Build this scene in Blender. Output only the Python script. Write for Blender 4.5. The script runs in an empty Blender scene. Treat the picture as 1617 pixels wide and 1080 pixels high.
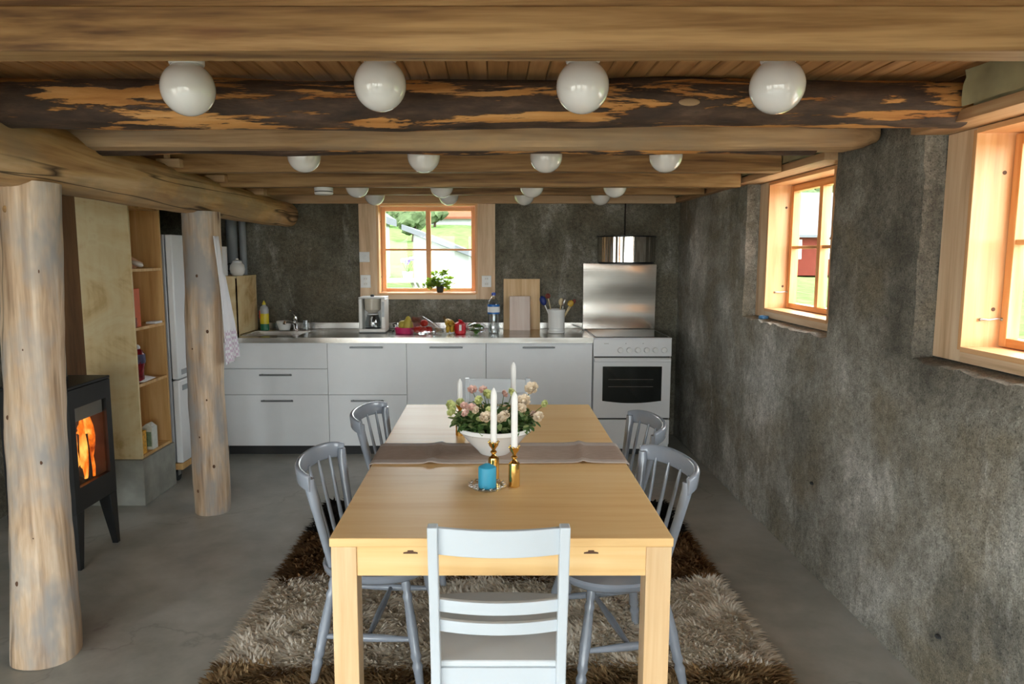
import bpy, bmesh, math, random
import numpy as np
from mathutils import Vector, Matrix

random.seed(7)
rng = np.random.default_rng(11)
SC = bpy.context.scene
COL = SC.collection
R = math.radians

# ------------------------------------------------------------------ camera
FPX, CAM_H, PITCH = 1130.0, 1.54, math.atan(138.0 / 1130.0)
cd = bpy.data.cameras.new('camera')
cam = bpy.data.objects.new('camera', cd)
COL.objects.link(cam)
cam.location = (0, 0, CAM_H)
cam.rotation_euler = (math.pi / 2 - PITCH, 0, 0)
cd.sensor_fit = 'HORIZONTAL'
cd.sensor_width = 36.0
cd.lens = 36.0 * FPX / 1617.0
cd.shift_x = (808.5 - 780.0) / 1617.0
cd.clip_start, cd.clip_end = 0.05, 400
SC.camera = cam

# ------------------------------------------------------------------ sky and light
world = bpy.data.worlds.new('overcast_sky')
SC.world = world
world.use_nodes = True
bg = world.node_tree.nodes['Background']
bg.inputs['Color'].default_value = (0.93, 0.97, 1.0, 1)
SKY = 11.0
bg.inputs['Strength'].default_value = SKY
vs = SC.view_settings
vs.view_transform = 'Standard'
vs.look = 'None'
vs.gamma = 1.0
vs.use_curve_mapping = False
vs.exposure = 0.28


def portal(name, loc, rot, sx, sy):
    l = bpy.data.lights.new(name, 'AREA')
    l.shape = 'RECTANGLE'
    l.size, l.size_y = sx, sy
    l.cycles.is_portal = True
    o = bpy.data.objects.new(name, l)
    o.location, o.rotation_euler = loc, rot
    COL.objects.link(o)


# room dimensions
YB = 6.03        # back wall face
XR = 1.545       # right wall face
XL = -2.90       # left wall face
YF = -2.60       # wall behind the camera
ZC = 2.115       # underside of ceiling boards
REC = 0.107      # depth of the window recesses
# window centres
WBX, WW, WZ0, WZ1 = -0.556, 1.14, 1.165, 1.965
RW = [(3.89, 'far'), (2.07, 'near'), (0.2, 'c'), (-1.6, 'd')]

portal('portal_back', (-0.55, YB + 0.17, 1.6), (R(-90), 0, 0), 0.85, 0.75)
for yc, _ in RW:
    portal('portal_right', (XR + REC + 0.17, yc, 1.6), (0, R(90), 0), 0.75, 0.85)
GL = [(-2.75, -0.75), (-0.6, 1.4)]      # unseen glazed doors behind the camera, made wide to light the room
for a, b in GL:
    portal('portal_front', ((a + b) / 2, YF - 0.1, 1.05), (R(90), 0, 0), b - a, 1.9)


GLL = (-2.3, 0.2)                          # unseen glazed door in the left wall, added to light the right wall
portal('portal_left', (XL - 0.1, sum(GLL) / 2, 1.05), (0, R(-90), 0), 1.9, GLL[1] - GLL[0])


# ------------------------------------------------------------------ mesh helpers
class MB:
    def __init__(s):
        s.v, s.f = [], []

    def add(s, vs_, fs_):
        o = len(s.v)
        s.v += [tuple(map(float, p)) for p in vs_]
        s.f += [tuple(o + i for i in f) for f in fs_]
        return s

    def box(s, x0, x1, y0, y1, z0, z1):
        return s.add([(x0, y0, z0), (x1, y0, z0), (x1, y1, z0), (x0, y1, z0),
                      (x0, y0, z1), (x1, y0, z1), (x1, y1, z1), (x0, y1, z1)],
                     [(0, 3, 2, 1), (4, 5, 6, 7), (0, 1, 5, 4), (1, 2, 6, 5), (2, 3, 7, 6), (3, 0, 4, 7)])

    def hexa(s, b, t):
        """bottom quad b and top quad t, counter-clockwise seen from above"""
        return s.add(list(b) + list(t),
                     [(0, 3, 2, 1), (4, 5, 6, 7), (0, 1, 5, 4), (1, 2, 6, 5), (2, 3, 7, 6), (3, 0, 4, 7)])

    def prism(s, poly, z0, z1, axis='z'):
        n = len(poly)
        if axis == 'z':
            P = [(x, y, z0) for x, y in poly] + [(x, y, z1) for x, y in poly]
        elif axis == 'y':
            P = [(x, z0, y) for x, y in poly] + [(x, z1, y) for x, y in poly]
        else:
            P = [(z0, x, y) for x, y in poly] + [(z1, x, y) for x, y in poly]
        F = [tuple(range(n - 1, -1, -1)), tuple(range(n, 2 * n))]
        F += [(i, (i + 1) % n, n + (i + 1) % n, n + i) for i in range(n)]
        return s.add(P, F)

    def lathe(s, prof, n=20, c=(0, 0, 0), cap0=True, cap1=True, sx=1, sy=1):
        P, F = [], []
        for r, z in prof:
            for i in range(n):
                a = 2 * math.pi * i / n
                P.append((c[0] + r * math.cos(a) * sx, c[1] + r * math.sin(a) * sy, c[2] + z))
        m = len(prof)
        for j in range(m - 1):
            for i in range(n):
                F.append((j * n + i, j * n + (i + 1) % n, (j + 1) * n + (i + 1) % n, (j + 1) * n + i))
        if cap0:
            F.append(tuple(range(n - 1, -1, -1)))
        if cap1:
            F.append(tuple((m - 1) * n + i for i in range(n)))
        return s.add(P, F)

    def tube(s, pts, rad, n=10, sx=1.0, sy=1.0, up=(0, 0, 1), caps=True):
        pts = [Vector(p) for p in pts]
        if not hasattr(rad, '__len__'):
            rad = [rad] * len(pts)
        P, F = [], []
        up = Vector(up)
        for k, p in enumerate(pts):
            t = (pts[min(k + 1, len(pts) - 1)] - pts[max(k - 1, 0)]).normalized()
            u = up if abs(t.dot(up)) < 0.95 else Vector((0, 1, 0)) if abs(t.y) < .9 else Vector((1, 0, 0))
            a = t.cross(u).normalized()
            b = a.cross(t).normalized()
            for i in range(n):
                g = 2 * math.pi * i / n
                P.append(p + a * (math.cos(g) * rad[k] * sx) + b * (math.sin(g) * rad[k] * sy))
        for k in range(len(pts) - 1):
            for i in range(n):
                F.append((k * n + i, k * n + (i + 1) % n, (k + 1) * n + (i + 1) % n, (k + 1) * n + i))
        if caps:
            F.append(tuple(range(n - 1, -1, -1)))
            F.append(tuple((len(pts) - 1) * n + i for i in range(n)))
        return s.add(P, F)

    def turned(s, p0, p1, prof, n=10):
        """profile (t, r) along the line p0-p1"""
        p0, p1 = Vector(p0), Vector(p1)
        return s.tube([p0.lerp(p1, t) for t, r in prof], [r for t, r in prof], n)

    def sphere(s, c, r, n=20, m=12, sx=1, sy=1, sz=1):
        prof = [(max(1e-4, r * math.sin(math.pi * j / m)), -r * math.cos(math.pi * j / m) * sz) for j in range(m + 1)]
        return s.lathe(prof, n, c, sx=sx, sy=sy)

    def xform(s, mat):
        s.v = [tuple(mat @ Vector(p)) for p in s.v]
        return s

    def mesh(s, name, smooth=35):
        me = bpy.data.meshes.new(name)
        me.from_pydata(s.v, [], s.f)
        bm = bmesh.new(); bm.from_mesh(me)
        bmesh.ops.recalc_face_normals(bm, faces=bm.faces)
        bm.to_mesh(me); bm.free()
        if smooth:
            me.polygons.foreach_set('use_smooth', [True] * len(me.polygons))
            me.set_sharp_from_angle(angle=R(smooth))
        me.update()
        return me

    def build(s, name, mat, parent=None, bevel=0, loc=None, rot=None, smooth=35, seg=2):
        o = bpy.data.objects.new(name, s.mesh(name, smooth))
        COL.objects.link(o)
        if mat:
            o.data.materials.append(mat)
        if parent:
            o.parent = parent
        if loc is not None:
            o.location = loc
        if rot is not None:
            o.rotation_euler = rot
        if bevel:
            b = o.modifiers.new('bevel', 'BEVEL')
            b.width, b.segments, b.limit_method = bevel, seg, 'ANGLE'
            b.angle_limit = R(40)
            b.harden_normals = False
        return o


def thing(name, label, cat, loc=(0, 0, 0), rotz=0, group=None):
    o = bpy.data.objects.new(name, None)
    o.empty_display_size = 0.05
    COL.objects.link(o)
    o.location = loc
    o.rotation_euler = (0, 0, rotz)
    return tag(o, label, cat, group)


def tag(o, label, cat, group=None):
    o['label'] = label
    o['category'] = cat
    if group:
        o['group'] = group
    return o


def struct(o, label=None):
    o['kind'] = 'structure'
    if label:
        o['label'] = label
    return o


def struct_empty(name, label, loc=(0, 0, 0), rotz=0):
    o = bpy.data.objects.new(name, None)
    o.empty_display_size = 0.05
    COL.objects.link(o)
    o.location = loc
    o.rotation_euler = (0, 0, rotz)
    return struct(o, label)


def copy_tree(o, parent=None):
    c = o.copy()
    COL.objects.link(c)
    c.parent = parent
    for ch in list(o.children):
        copy_tree(ch, c)
    return c


# ------------------------------------------------------------------ material helpers
class NT:
    def __init__(s, name):
        s.m = bpy.data.materials.new(name)
        s.m.use_nodes = True
        s.t = s.m.node_tree
        s.b = s.t.nodes['Principled BSDF']

    def n(s, typ, **kw):
        nd = s.t.nodes.new(typ)
        for k, v in kw.items():
            setattr(nd, k, v)
        return nd

    def l(s, a, b):
        s.t.links.new(a, b)

    def coords(s, scale=(1, 1, 1), kind='Object', rand=0.0):
        tc = s.n('ShaderNodeTexCoord')
        mp = s.n('ShaderNodeMapping')
        mp.inputs['Scale'].default_value = scale
        s.l(tc.outputs[kind], mp.inputs['Vector'])
        if rand:
            oi = s.n('ShaderNodeObjectInfo')
            mu = s.n('ShaderNodeMath', operation='MULTIPLY')
            mu.inputs[1].default_value = rand
            s.l(oi.outputs['Random'], mu.inputs[0])
            cx = s.n('ShaderNodeCombineXYZ')
            for i in range(3):
                s.l(mu.outputs[0], cx.inputs[i])
            s.l(cx.outputs[0], mp.inputs['Location'])
        return mp.outputs['Vector']

    def noise(s, vec, scale, detail=4, rough=0.55, dist=0.0):
        nd = s.n('ShaderNodeTexNoise')
        nd.inputs['Scale'].default_value = scale
        nd.inputs['Detail'].default_value = detail
        nd.inputs['Roughness'].default_value = rough
        nd.inputs['Distortion'].default_value = dist
        s.l(vec, nd.inputs['Vector'])
        return nd.outputs['Fac']

    def ramp(s, fac, stops):
        nd = s.n('ShaderNodeValToRGB')
        e = nd.color_ramp.elements
        while len(e) > 1:
            e.remove(e[-1])
        e[0].position = stops[0][0]
        e[0].color = c4(stops[0][1])
        for p, c in stops[1:]:
            k = e.new(p)
            k.color = c4(c)
        s.l(fac, nd.inputs['Fac'])
        return nd.outputs['Color']

    def mix(s, fac, a, b, mode='MIX'):
        nd = s.n('ShaderNodeMix', data_type='RGBA', blend_type=mode)
        for sock, val in ((nd.inputs[0], fac), (nd.inputs[6], a), (nd.inputs[7], b)):
            if hasattr(val, 'is_linked') or hasattr(val, 'links'):
                s.l(val, sock)
            elif isinstance(val, (int, float)):
                sock.default_value = val
            else:
                sock.default_value = c4(val)
        return nd.outputs[2]

    def math(s, op, a, b=0.0):
        nd = s.n('ShaderNodeMath', operation=op)
        for sock, val in ((nd.inputs[0], a), (nd.inputs[1], b)):
            if hasattr(val, 'links'):
                s.l(val, sock)
            else:
                sock.default_value = val
        return nd.outputs[0]

    def bump(s, h, strength=0.3, dist=0.01):
        nd = s.n('ShaderNodeBump')
        nd.inputs['Strength'].default_value = strength
        nd.inputs['Distance'].default_value = dist
        s.l(h, nd.inputs['Height'])
        s.l(nd.outputs[0], s.b.inputs['Normal'])

    def set(s, **kw):
        for k, v in kw.items():
            key = k.replace('_', ' ')
            sock = s.b.inputs[key]
            if hasattr(v, 'links'):
                s.l(v, sock)
            elif isinstance(v, (tuple, list)):
                sock.default_value = c4(v)
            else:
                sock.default_value = v
        return s


def c4(c):
    c = tuple(c)
    return c if len(c) == 4 else c + (1.0,)


def srgb(r, g, b):
    return tuple(((x / 255) / 12.92 if x / 255 <= .04045 else ((x / 255 + .055) / 1.055) ** 2.4) for x in (r, g, b))


def plain(name, col, rough=0.5, metal=0.0, var=0.06, vscale=9.0, bump=0.0, bscale=60, **kw):
    t = NT(name)
    v = t.coords()
    f = t.noise(v, vscale, 3)
    lo = tuple(c * (1 - var) for c in col)
    hi = tuple(min(1, c * (1 + var)) for c in col)
    t.set(Base_Color=t.ramp(f, [(0.3, lo), (0.7, hi)]), Roughness=rough, Metallic=metal)
    for k, x in kw.items():
        t.b.inputs[k.replace('_', ' ')].default_value = c4(x) if isinstance(x, tuple) else x
    if bump:
        t.bump(t.noise(v, bscale, 3), bump, 0.003)
    return t.m


def wood(name, lo, mid, hi, axis='x', grain=1.0, rough=0.5, knots=0.0, knot_col=None, rand=7.0, bump=0.1,
         patch=None, patch_amt=0.0, spec=0.5, cracks=0.0):
    """procedural timber, grain along the given object axis"""
    t = NT(name)
    sl, sc = 0.9 * grain, 14.0 * grain
    scl = {'x': (sl, sc, sc), 'y': (sc, sl, sc), 'z': (sc, sc, sl)}[axis]
    v = t.coords(scl, rand=rand)
    n1 = t.noise(v, 1.0, 5, 0.6, 0.9)
    scl2 = tuple(q * 4.0 for q in scl)
    v2 = t.coords(scl2, rand=rand)
    n2 = t.noise(v2, 1.0, 3, 0.6)
    g = t.math('ADD', t.math('MULTIPLY', n1, 0.72), t.math('MULTIPLY', n2, 0.28))
    col = t.ramp(g, [(0.36, lo), (0.49, mid), (0.62, hi)])
    if patch:
        vp = t.coords(tuple((2.2 if q < 5 else 5.0) for q in scl), rand=rand)
        pf = t.noise(vp, 1.0, 4, 0.6)
        col = t.mix(t.ramp(pf, [(0.46, (0, 0, 0)), (0.62, (patch_amt,) * 3)]), col, patch)
    if knots:
        ks = {'x': (1.6, 6, 6), 'y': (6, 1.6, 6), 'z': (6, 6, 1.6)}[axis]
        vk = t.coords(tuple(q * knots for q in ks), rand=rand)
        vo = t.n('ShaderNodeTexVoronoi', feature='F1')
        vo.inputs['Scale'].default_value = 1.0
        t.l(vk, vo.inputs['Vector'])
        kf = t.ramp(vo.outputs['Distance'], [(0.018, (1, 1, 1)), (0.04, (0.5,) * 3), (0.085, (0, 0, 0))])
        col = t.mix(kf, col, knot_col or tuple(q * 0.35 for q in lo))
    if cracks:
        cs = {'x': (.32, 6, 6), 'y': (6, .32, 6), 'z': (6, 6, .32)}[axis]
        cn = t.noise(t.coords(cs, rand=rand), 1.0, 3, 0.5, 0.3)
        cl = t.ramp(t.math('ABSOLUTE', t.math('SUBTRACT', cn, 0.5)), [(0.0, (1,) * 3), (0.006, (0.7,) * 3), (0.014, (0, 0, 0))])
        cm_ = t.ramp(t.noise(t.coords(tuple(q * .5 for q in cs), rand=rand + 3), 1.0, 2), [(0.5, (0, 0, 0)), (0.58, (1,) * 3)])
        ck_ = t.math('MULTIPLY', t.math('MULTIPLY', cl, cm_), cracks)
        col = t.mix(ck_, col, tuple(q * 0.22 for q in lo))
        g = t.math('SUBTRACT', g, t.math('MULTIPLY', ck_, 0.8))
    t.set(Base_Color=col, Roughness=rough)
    t.b.inputs['Specular IOR Level'].default_value = spec
    if bump:
        t.bump(g, bump, 0.004)
    return t.m


M = {}


def make_materials():
    # ---- raw concrete of the walls
    def concrete(name, axis, dark, mid, light, white, brown):
        t = NT(name)
        v = t.coords()
        big = t.noise(v, 0.75, 6, 0.6, 0.5)
        med = t.noise(v, 3.0, 7, 0.66, 0.4)
        streak = t.noise(t.coords((2.4, 2.4, 0.7)), 1.0, 6, 0.62, 0.9)
        fine = t.noise(v, 38, 5, 0.72)
        vfine = t.noise(v, 150, 3, 0.75)
        g = t.math('ADD', t.math('MULTIPLY', big, 0.46), t.math('MULTIPLY', med, 0.34))
        g = t.math('ADD', g, t.math('MULTIPLY', streak, 0.20))
        col = t.ramp(g, [(0.40, dark), (0.475, mid), (0.545, light), (0.615, white)])
        # brownish damp areas
        damp = t.noise(v, 1.3, 4, 0.6, 0.8)
        col = t.mix(t.ramp(damp, [(0.50, (0, 0, 0)), (0.62, (0.6, 0.6, 0.6))]), col, brown)
        # lime bloom in vertical runs
        blm = t.noise(t.coords((2.6, 2.6, 0.8)), 1.0, 7, 0.7, 0.7)
        blm2 = t.noise(v, 6.0, 6, 0.72)
        bm_ = t.math('MULTIPLY', t.ramp(blm, [(0.54, (0, 0, 0)), (0.66, (1, 1, 1))]), t.ramp(blm2, [(0.40, (0, 0, 0)), (0.62, (1, 1, 1))]))
        col = t.mix(t.math('MULTIPLY', bm_, 0.75), col, white)
        sp = t.ramp(vfine, [(0.32, (0.18,) * 3), (0.46, (0.95,) * 3), (0.60, (1.05,) * 3), (0.70, (2.1,) * 3)])
        col = t.mix(0.8, col, sp, 'MULTIPLY')
        col = t.mix(0.6, col, t.ramp(fine, [(0.32, (0.42,) * 3), (0.5, (1.0,) * 3), (0.68, (1.45,) * 3)]), 'MULTIPLY')
        t.set(Base_Color=col, Roughness=0.86)
        h = t.math('ADD', t.math('MULTIPLY', fine, 0.7), t.math('MULTIPLY', vfine, 0.45))
        h = t.math('ADD', h, t.math('MULTIPLY', med, 1.3))
        t.bump(h, 0.8, 0.012)
        return t.m
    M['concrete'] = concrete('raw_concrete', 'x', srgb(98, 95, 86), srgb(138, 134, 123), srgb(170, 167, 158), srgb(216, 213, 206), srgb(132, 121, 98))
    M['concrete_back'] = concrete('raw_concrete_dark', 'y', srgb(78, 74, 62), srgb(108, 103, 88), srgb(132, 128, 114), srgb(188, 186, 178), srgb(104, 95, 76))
    # ---- polished screed floor
    t = NT('polished_screed')
    v = t.coords()
    a = t.noise(v, 0.8, 6, 0.62, 0.8)
    b = t.noise(v, 5.0, 5, 0.6)
    c = t.noise(v, 60, 3, 0.6)
    g = t.math('ADD', t.math('MULTIPLY', a, 0.6), t.math('MULTIPLY', b, 0.4))
    col = t.ramp(g, [(0.36, srgb(142, 142, 135)), (0.5, srgb(168, 168, 161)), (0.64, srgb(190, 189, 183))])
    vo = t.n('ShaderNodeTexVoronoi', feature='DISTANCE_TO_EDGE')
    vo.inputs['Scale'].default_value = 0.55
    vd = t.n('ShaderNodeVectorMath', operation='ADD')
    nz = t.n('ShaderNodeTexNoise'); nz.inputs['Scale'].default_value = 2.2; nz.inputs['Detail'].default_value = 6
    t.l(v, nz.inputs['Vector'])
    t.l(v, vd.inputs[0]); t.l(nz.outputs['Color'], vd.inputs[1])
    t.l(vd.outputs[0], vo.inputs['Vector'])
    crack = t.ramp(vo.outputs['Distance'], [(0.0, (0.3,) * 3), (0.006, (0, 0, 0))])
    col = t.mix(crack, col, srgb(90, 86, 80))
    t.set(Base_Color=col, Roughness=t.math('ADD', t.math('MULTIPLY', b, 0.3), 0.22))
    t.bump(t.math('ADD', c, t.math('MULTIPLY', b, 2.0)), 0.06, 0.004)
    M['floor'] = t.m
    # ---- timbers
    M['ceil_board'] = wood('ceiling_board_pine', srgb(124, 86, 50), srgb(156, 113, 68), srgb(176, 134, 88), 'y', 0.8, 0.6, 0.5)
    M['joist'] = wood('joist_pine', srgb(92, 62, 32), srgb(146, 110, 66), srgb(178, 142, 94), 'x', 1.0, 0.6, 0.55, srgb(110, 66, 34))
    M['joist_light'] = wood('sawn_pine', srgb(168, 134, 96), srgb(196, 162, 122), srgb(214, 184, 146), 'x', 0.7, 0.65, 0.5, srgb(116, 82, 54))
    M['log'] = wood('peeled_log', srgb(158, 116, 72), srgb(204, 162, 112), srgb(222, 190, 148), 'y', 0.7, 0.7, 0.6, srgb(88, 60, 40),
                    bump=0.6, patch=srgb(160, 138, 112), patch_amt=0.6, cracks=1.0)
    M['post'] = wood('weathered_log', srgb(146, 118, 92), srgb(196, 168, 138), srgb(222, 202, 178), 'z', 0.9, 0.7, 0.7, srgb(96, 68, 50),
                     bump=0.5, patch=srgb(158, 154, 150), patch_amt=0.95, cracks=0.6)
    M['log_end'] = plain('log_end_grain', srgb(190, 150, 100), 0.7, var=0.2, vscale=20)
    M['half_log'] = wood('half_log_sawn', srgb(124, 94, 64), srgb(168, 136, 98), srgb(196, 164, 124), 'x', 0.9, 0.65, 0.5, srgb(80, 52, 32),
                         patch=srgb(150, 136, 118), patch_amt=0.5)
    # bark with flayed patches
    t = NT('spruce_bark')
    v = t.coords((0.8, 6.5, 6.5))
    a1 = t.noise(v, 1.9, 6, 0.66, 0.35)
    a2 = t.noise(t.coords((3.2, 22, 22)), 1.0, 5, 0.62, 0.4)
    a = t.math('ADD', t.math('MULTIPLY', a1, 0.72), t.math('MULTIPLY', a2, 0.28))
    v2 = t.coords((6, 26, 26))
    fb = t.noise(v2, 1.0, 4, 0.65)
    barkc = t.ramp(fb, [(0.3, srgb(40, 29, 22)), (0.55, srgb(72, 54, 42)), (0.75, srgb(104, 82, 66))])
    vv = t.coords((1.5, 18, 18))
    fw = t.noise(vv, 1.0, 4, 0.6, 0.5)
    woodc = t.ramp(fw, [(0.3, srgb(146, 90, 38)), (0.55, srgb(196, 140, 78)), (0.75, srgb(216, 168, 112))])
    msk = t.ramp(a, [(0.515, (0, 0, 0)), (0.535, (1, 1, 1))])
    t.set(Base_Color=t.mix(msk, barkc, woodc), Roughness=0.8)
    t.bump(t.math('SUBTRACT', t.math('MULTIPLY', fb, 0.6), t.math('MULTIPLY', msk, 0.5)), 0.7, 0.012)
    M['bark'] = t.m
    M['pine_trim'] = wood('pale_pine', srgb(196, 160, 122), srgb(222, 190, 154), srgb(234, 208, 176), 'z', 0.8, 0.55, 0.7, srgb(128, 86, 54))
    M['pine_trim_x'] = wood('pale_pine_across', srgb(196, 160, 122), srgb(222, 190, 154), srgb(234, 208, 176), 'x', 0.8, 0.55, 0.7, srgb(128, 86, 54))
    M['pine_frame'] = wood('oiled_pine', srgb(204, 130, 66), srgb(226, 160, 96), srgb(238, 184, 126), 'z', 0.9, 0.4, 0.5, srgb(140, 80, 40))
    M['pine_frame_x'] = wood('oiled_pine_across', srgb(204, 130, 66), srgb(226, 160, 96), srgb(238, 184, 126), 'x', 0.9, 0.4, 0.5, srgb(140, 80, 40))
    M['lining'] = wood('lining_pine', srgb(206, 146, 92), srgb(222, 168, 114), srgb(232, 186, 136), 'z', 0.8, 0.45, 0.5, srgb(160, 100, 56))
    M['lining_x'] = wood('lining_pine_across', srgb(206, 146, 92), srgb(222, 168, 114), srgb(232, 186, 136), 'x', 0.8, 0.45, 0.5, srgb(160, 100, 56))
    M['plank_y'] = wood('ledger_pine', srgb(160, 122, 84), srgb(190, 150, 108), srgb(206, 172, 132), 'y', 0.7, 0.6, 0.5, srgb(104, 66, 40))
    # birch plywood with flame figure
    t = NT('birch_plywood')
    v = t.coords((2.2, 2.2, 3.6))
    a = t.noise(v, 1.1, 5, 0.6, 1.6)
    v2 = t.coords((24, 24, 2.0))
    b = t.noise(v2, 1.0, 3)
    g = t.math('ADD', t.math('MULTIPLY', a, 0.75), t.math('MULTIPLY', b, 0.25))
    t.set(Base_Color=t.ramp(g, [(0.34, srgb(206, 172, 114)), (0.45, srgb(232, 206, 154)), (0.6, srgb(240, 222, 178)), (0.72, srgb(222, 192, 138))]), Roughness=0.5)
    M['ply'] = t.m
    M['ply_in'] = wood('shelf_plywood', srgb(188, 142, 82), srgb(210, 166, 106), srgb(222, 184, 128), 'z', 0.8, 0.5)
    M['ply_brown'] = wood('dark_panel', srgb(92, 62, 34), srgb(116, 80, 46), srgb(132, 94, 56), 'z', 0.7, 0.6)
    M['table'] = wood('beech_veneer', srgb(230, 184, 122), srgb(238, 198, 138), srgb(242, 206, 150), 'x', 0.6, 0.42, bump=0.01, spec=0.28)
    M['table_leg'] = wood('beech_leg', srgb(214, 174, 126), srgb(224, 188, 142), srgb(230, 200, 156), 'z', 0.9, 0.35, bump=0.02)
    M['board'] = wood('chopping_board_pine', srgb(206, 166, 118), srgb(224, 188, 140), srgb(234, 204, 162), 'z', 0.9, 0.5, 0.6, srgb(120, 74, 44))
    M['board_pale'] = wood('bleached_board', srgb(214, 192, 178), srgb(228, 208, 196), srgb(236, 220, 210), 'z', 0.9, 0.6, 0.9, srgb(120, 92, 78))
    # ---- painted and metal
    M['white_lacquer'] = plain('white_lacquer', (0.80, 0.815, 0.83), 0.28, var=0.015)
    M['white_enamel'] = plain('white_enamel', (0.78, 0.79, 0.80), 0.22, var=0.015)
    M['white_plastic'] = plain('white_plastic', (0.8, 0.8, 0.79), 0.4, var=0.02)
    M['off_white'] = plain('cream_plastic', (0.76, 0.74, 0.70), 0.35, var=0.03)
    M['gap_dark'] = plain('shadow_gap_board', (0.03, 0.03, 0.03), 0.8)
    M['grey_paint'] = plain('grey_gloss_paint', srgb(140, 147, 158), 0.25, var=0.05, Coat_Weight=0.3)
    M['pale_paint'] = plain('pale_grey_paint', srgb(198, 205, 211), 0.35, var=0.015)
    M['seat_grey'] = plain('pale_seat_paint', srgb(206, 211, 214), 0.4, var=0.03)
    M['handle'] = plain('brushed_handle', (0.17, 0.175, 0.18), 0.42, 0.6)
    t = NT('brushed_steel')
    v = t.coords((1.2, 9, 9))
    f = t.noise(v, 1.0, 2)
    t.set(Base_Color=t.ramp(f, [(0.3, (0.42, 0.40, 0.37)), (0.7, (0.56, 0.54, 0.50))]), Metallic=1.0, Roughness=0.24)
    wv = t.coords((0.6, 1.0, 3.0))
    t.bump(t.noise(wv, 1.6, 2), 0.12, 0.05)
    M['steel'] = t.m
    t = NT('steel_sheet')
    v = t.coords((1.0, 120, 120))
    f = t.noise(v, 2.0, 3)
    wv = t.coords((0.35, 1.0, 2.0))
    w = t.noise(wv, 1.5, 1)
    t.set(Base_Color=t.ramp(f, [(0.3, (0.70, 0.67, 0.63)), (0.7, (0.80, 0.78, 0.74))]), Metallic=1.0, Roughness=0.2)
    t.bump(w, 0.5, 0.12)
    M['steel_sheet'] = t.m
    t = NT('mirror_steel')
    v = t.coords((120, 120, 1.0))
    f = t.noise(v, 2.0, 3)
    wv = t.coords((9, 9, 0.05))
    w = t.noise(wv, 1.0, 2)
    t.set(Base_Color=t.ramp(f, [(0.3, (0.55, 0.52, 0.47)), (0.7, (0.72, 0.70, 0.66))]), Metallic=1.0, Roughness=0.12)
    t.bump(w, 1.0, 0.06)
    M['mirror_steel'] = t.m
    M['chrome'] = plain('chrome', (0.8, 0.8, 0.8), 0.08, 1.0, var=0.02)
    M['black_metal'] = plain('black_stove_steel', (0.012, 0.013, 0.014), 0.45, var=0.15)
    M['black_plastic'] = plain('black_plastic', (0.015, 0.015, 0.016), 0.4)
    M['black_glass'] = plain('black_glass', (0.008, 0.010, 0.009), 0.05, var=0.05)
    M['brass'] = plain('polished_brass', (0.78, 0.50, 0.16), 0.16, 1.0, var=0.06)
    M['iron'] = plain('galvanised_latch', (0.45, 0.44, 0.42), 0.35, 0.9)
    M['screw'] = plain('plug_hole', (0.10, 0.045, 0.02), 0.7)
    M['conduit'] = plain('grey_conduit', srgb(150, 156, 160), 0.5)
    M['opal'] = plain('opal_glass', (0.80, 0.79, 0.77), 0.06, var=0.01, Coat_Weight=1.0, Coat_Roughness=0.02)
    M['wax'] = plain('white_wax', (0.86, 0.85, 0.82), 0.45, var=0.01)
    M['wax_blue'] = plain('blue_wax', srgb(58, 164, 200), 0.5, var=0.03)
    M['wick'] = plain('wick', (0.6, 0.57, 0.5), 0.9)
    M['ceramic'] = plain('white_ceramic', (0.84, 0.84, 0.82), 0.18, var=0.01)
    M['soil'] = plain('soil', (0.03, 0.022, 0.016), 0.95, var=0.4, vscale=60)
    M['stem'] = plain('green_stem', srgb(92, 112, 50), 0.6)
    M['leaf'] = plain('rose_leaf', srgb(88, 120, 66), 0.38, var=0.35, vscale=18)
    M['leaf_pale'] = plain('pale_rose_leaf', srgb(150, 168, 112), 0.45, var=0.25, vscale=18)
    M['leaf_herb'] = plain('herb_leaf', srgb(142, 172, 58), 0.5, var=0.25, vscale=16)
    for nm, k in (('leaf_herb', .6), ('leaf', .25), ('leaf_pale', .35)):
        t_ = M[nm].node_tree
        pb = t_.nodes['Principled BSDF']; out = t_.nodes['Material Output']
        tr = t_.nodes.new('ShaderNodeBsdfTranslucent'); mx = t_.nodes.new('ShaderNodeMixShader')
        mx.inputs[0].default_value = k
        t_.links.new(pb.inputs['Base Color'].links[0].from_socket, tr.inputs['Color'])
        t_.links.new(pb.outputs[0], mx.inputs[1]); t_.links.new(tr.outputs[0], mx.inputs[2]); t_.links.new(mx.outputs[0], out.inputs[0])
    M['petal'] = plain('cream_petal', srgb(246, 230, 206), 0.6, var=0.05, vscale=14)
    M['petal_green'] = plain('greenish_petal', srgb(220, 224, 158), 0.6, var=0.05, vscale=14)
    M['petal_pink'] = plain('blush_petal', srgb(244, 208, 194), 0.6, var=0.05, vscale=14)
    M['pot_dark'] = plain('dark_pot', (0.025, 0.028, 0.02), 0.6)
    M['insul'] = plain('pale_wool_insulation', srgb(158, 152, 118), 0.95, var=0.25, vscale=6, bump=0.5, bscale=14)
    M['paper'] = plain('white_paper', (0.82, 0.82, 0.82), 0.8, var=0.02)
    M['plinth'] = plain('cast_concrete', srgb(150, 150, 142), 0.75, var=0.22, vscale=7, bump=0.15)
    M['rubber'] = plain('rubber', (0.02, 0.02, 0.02), 0.7)

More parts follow.
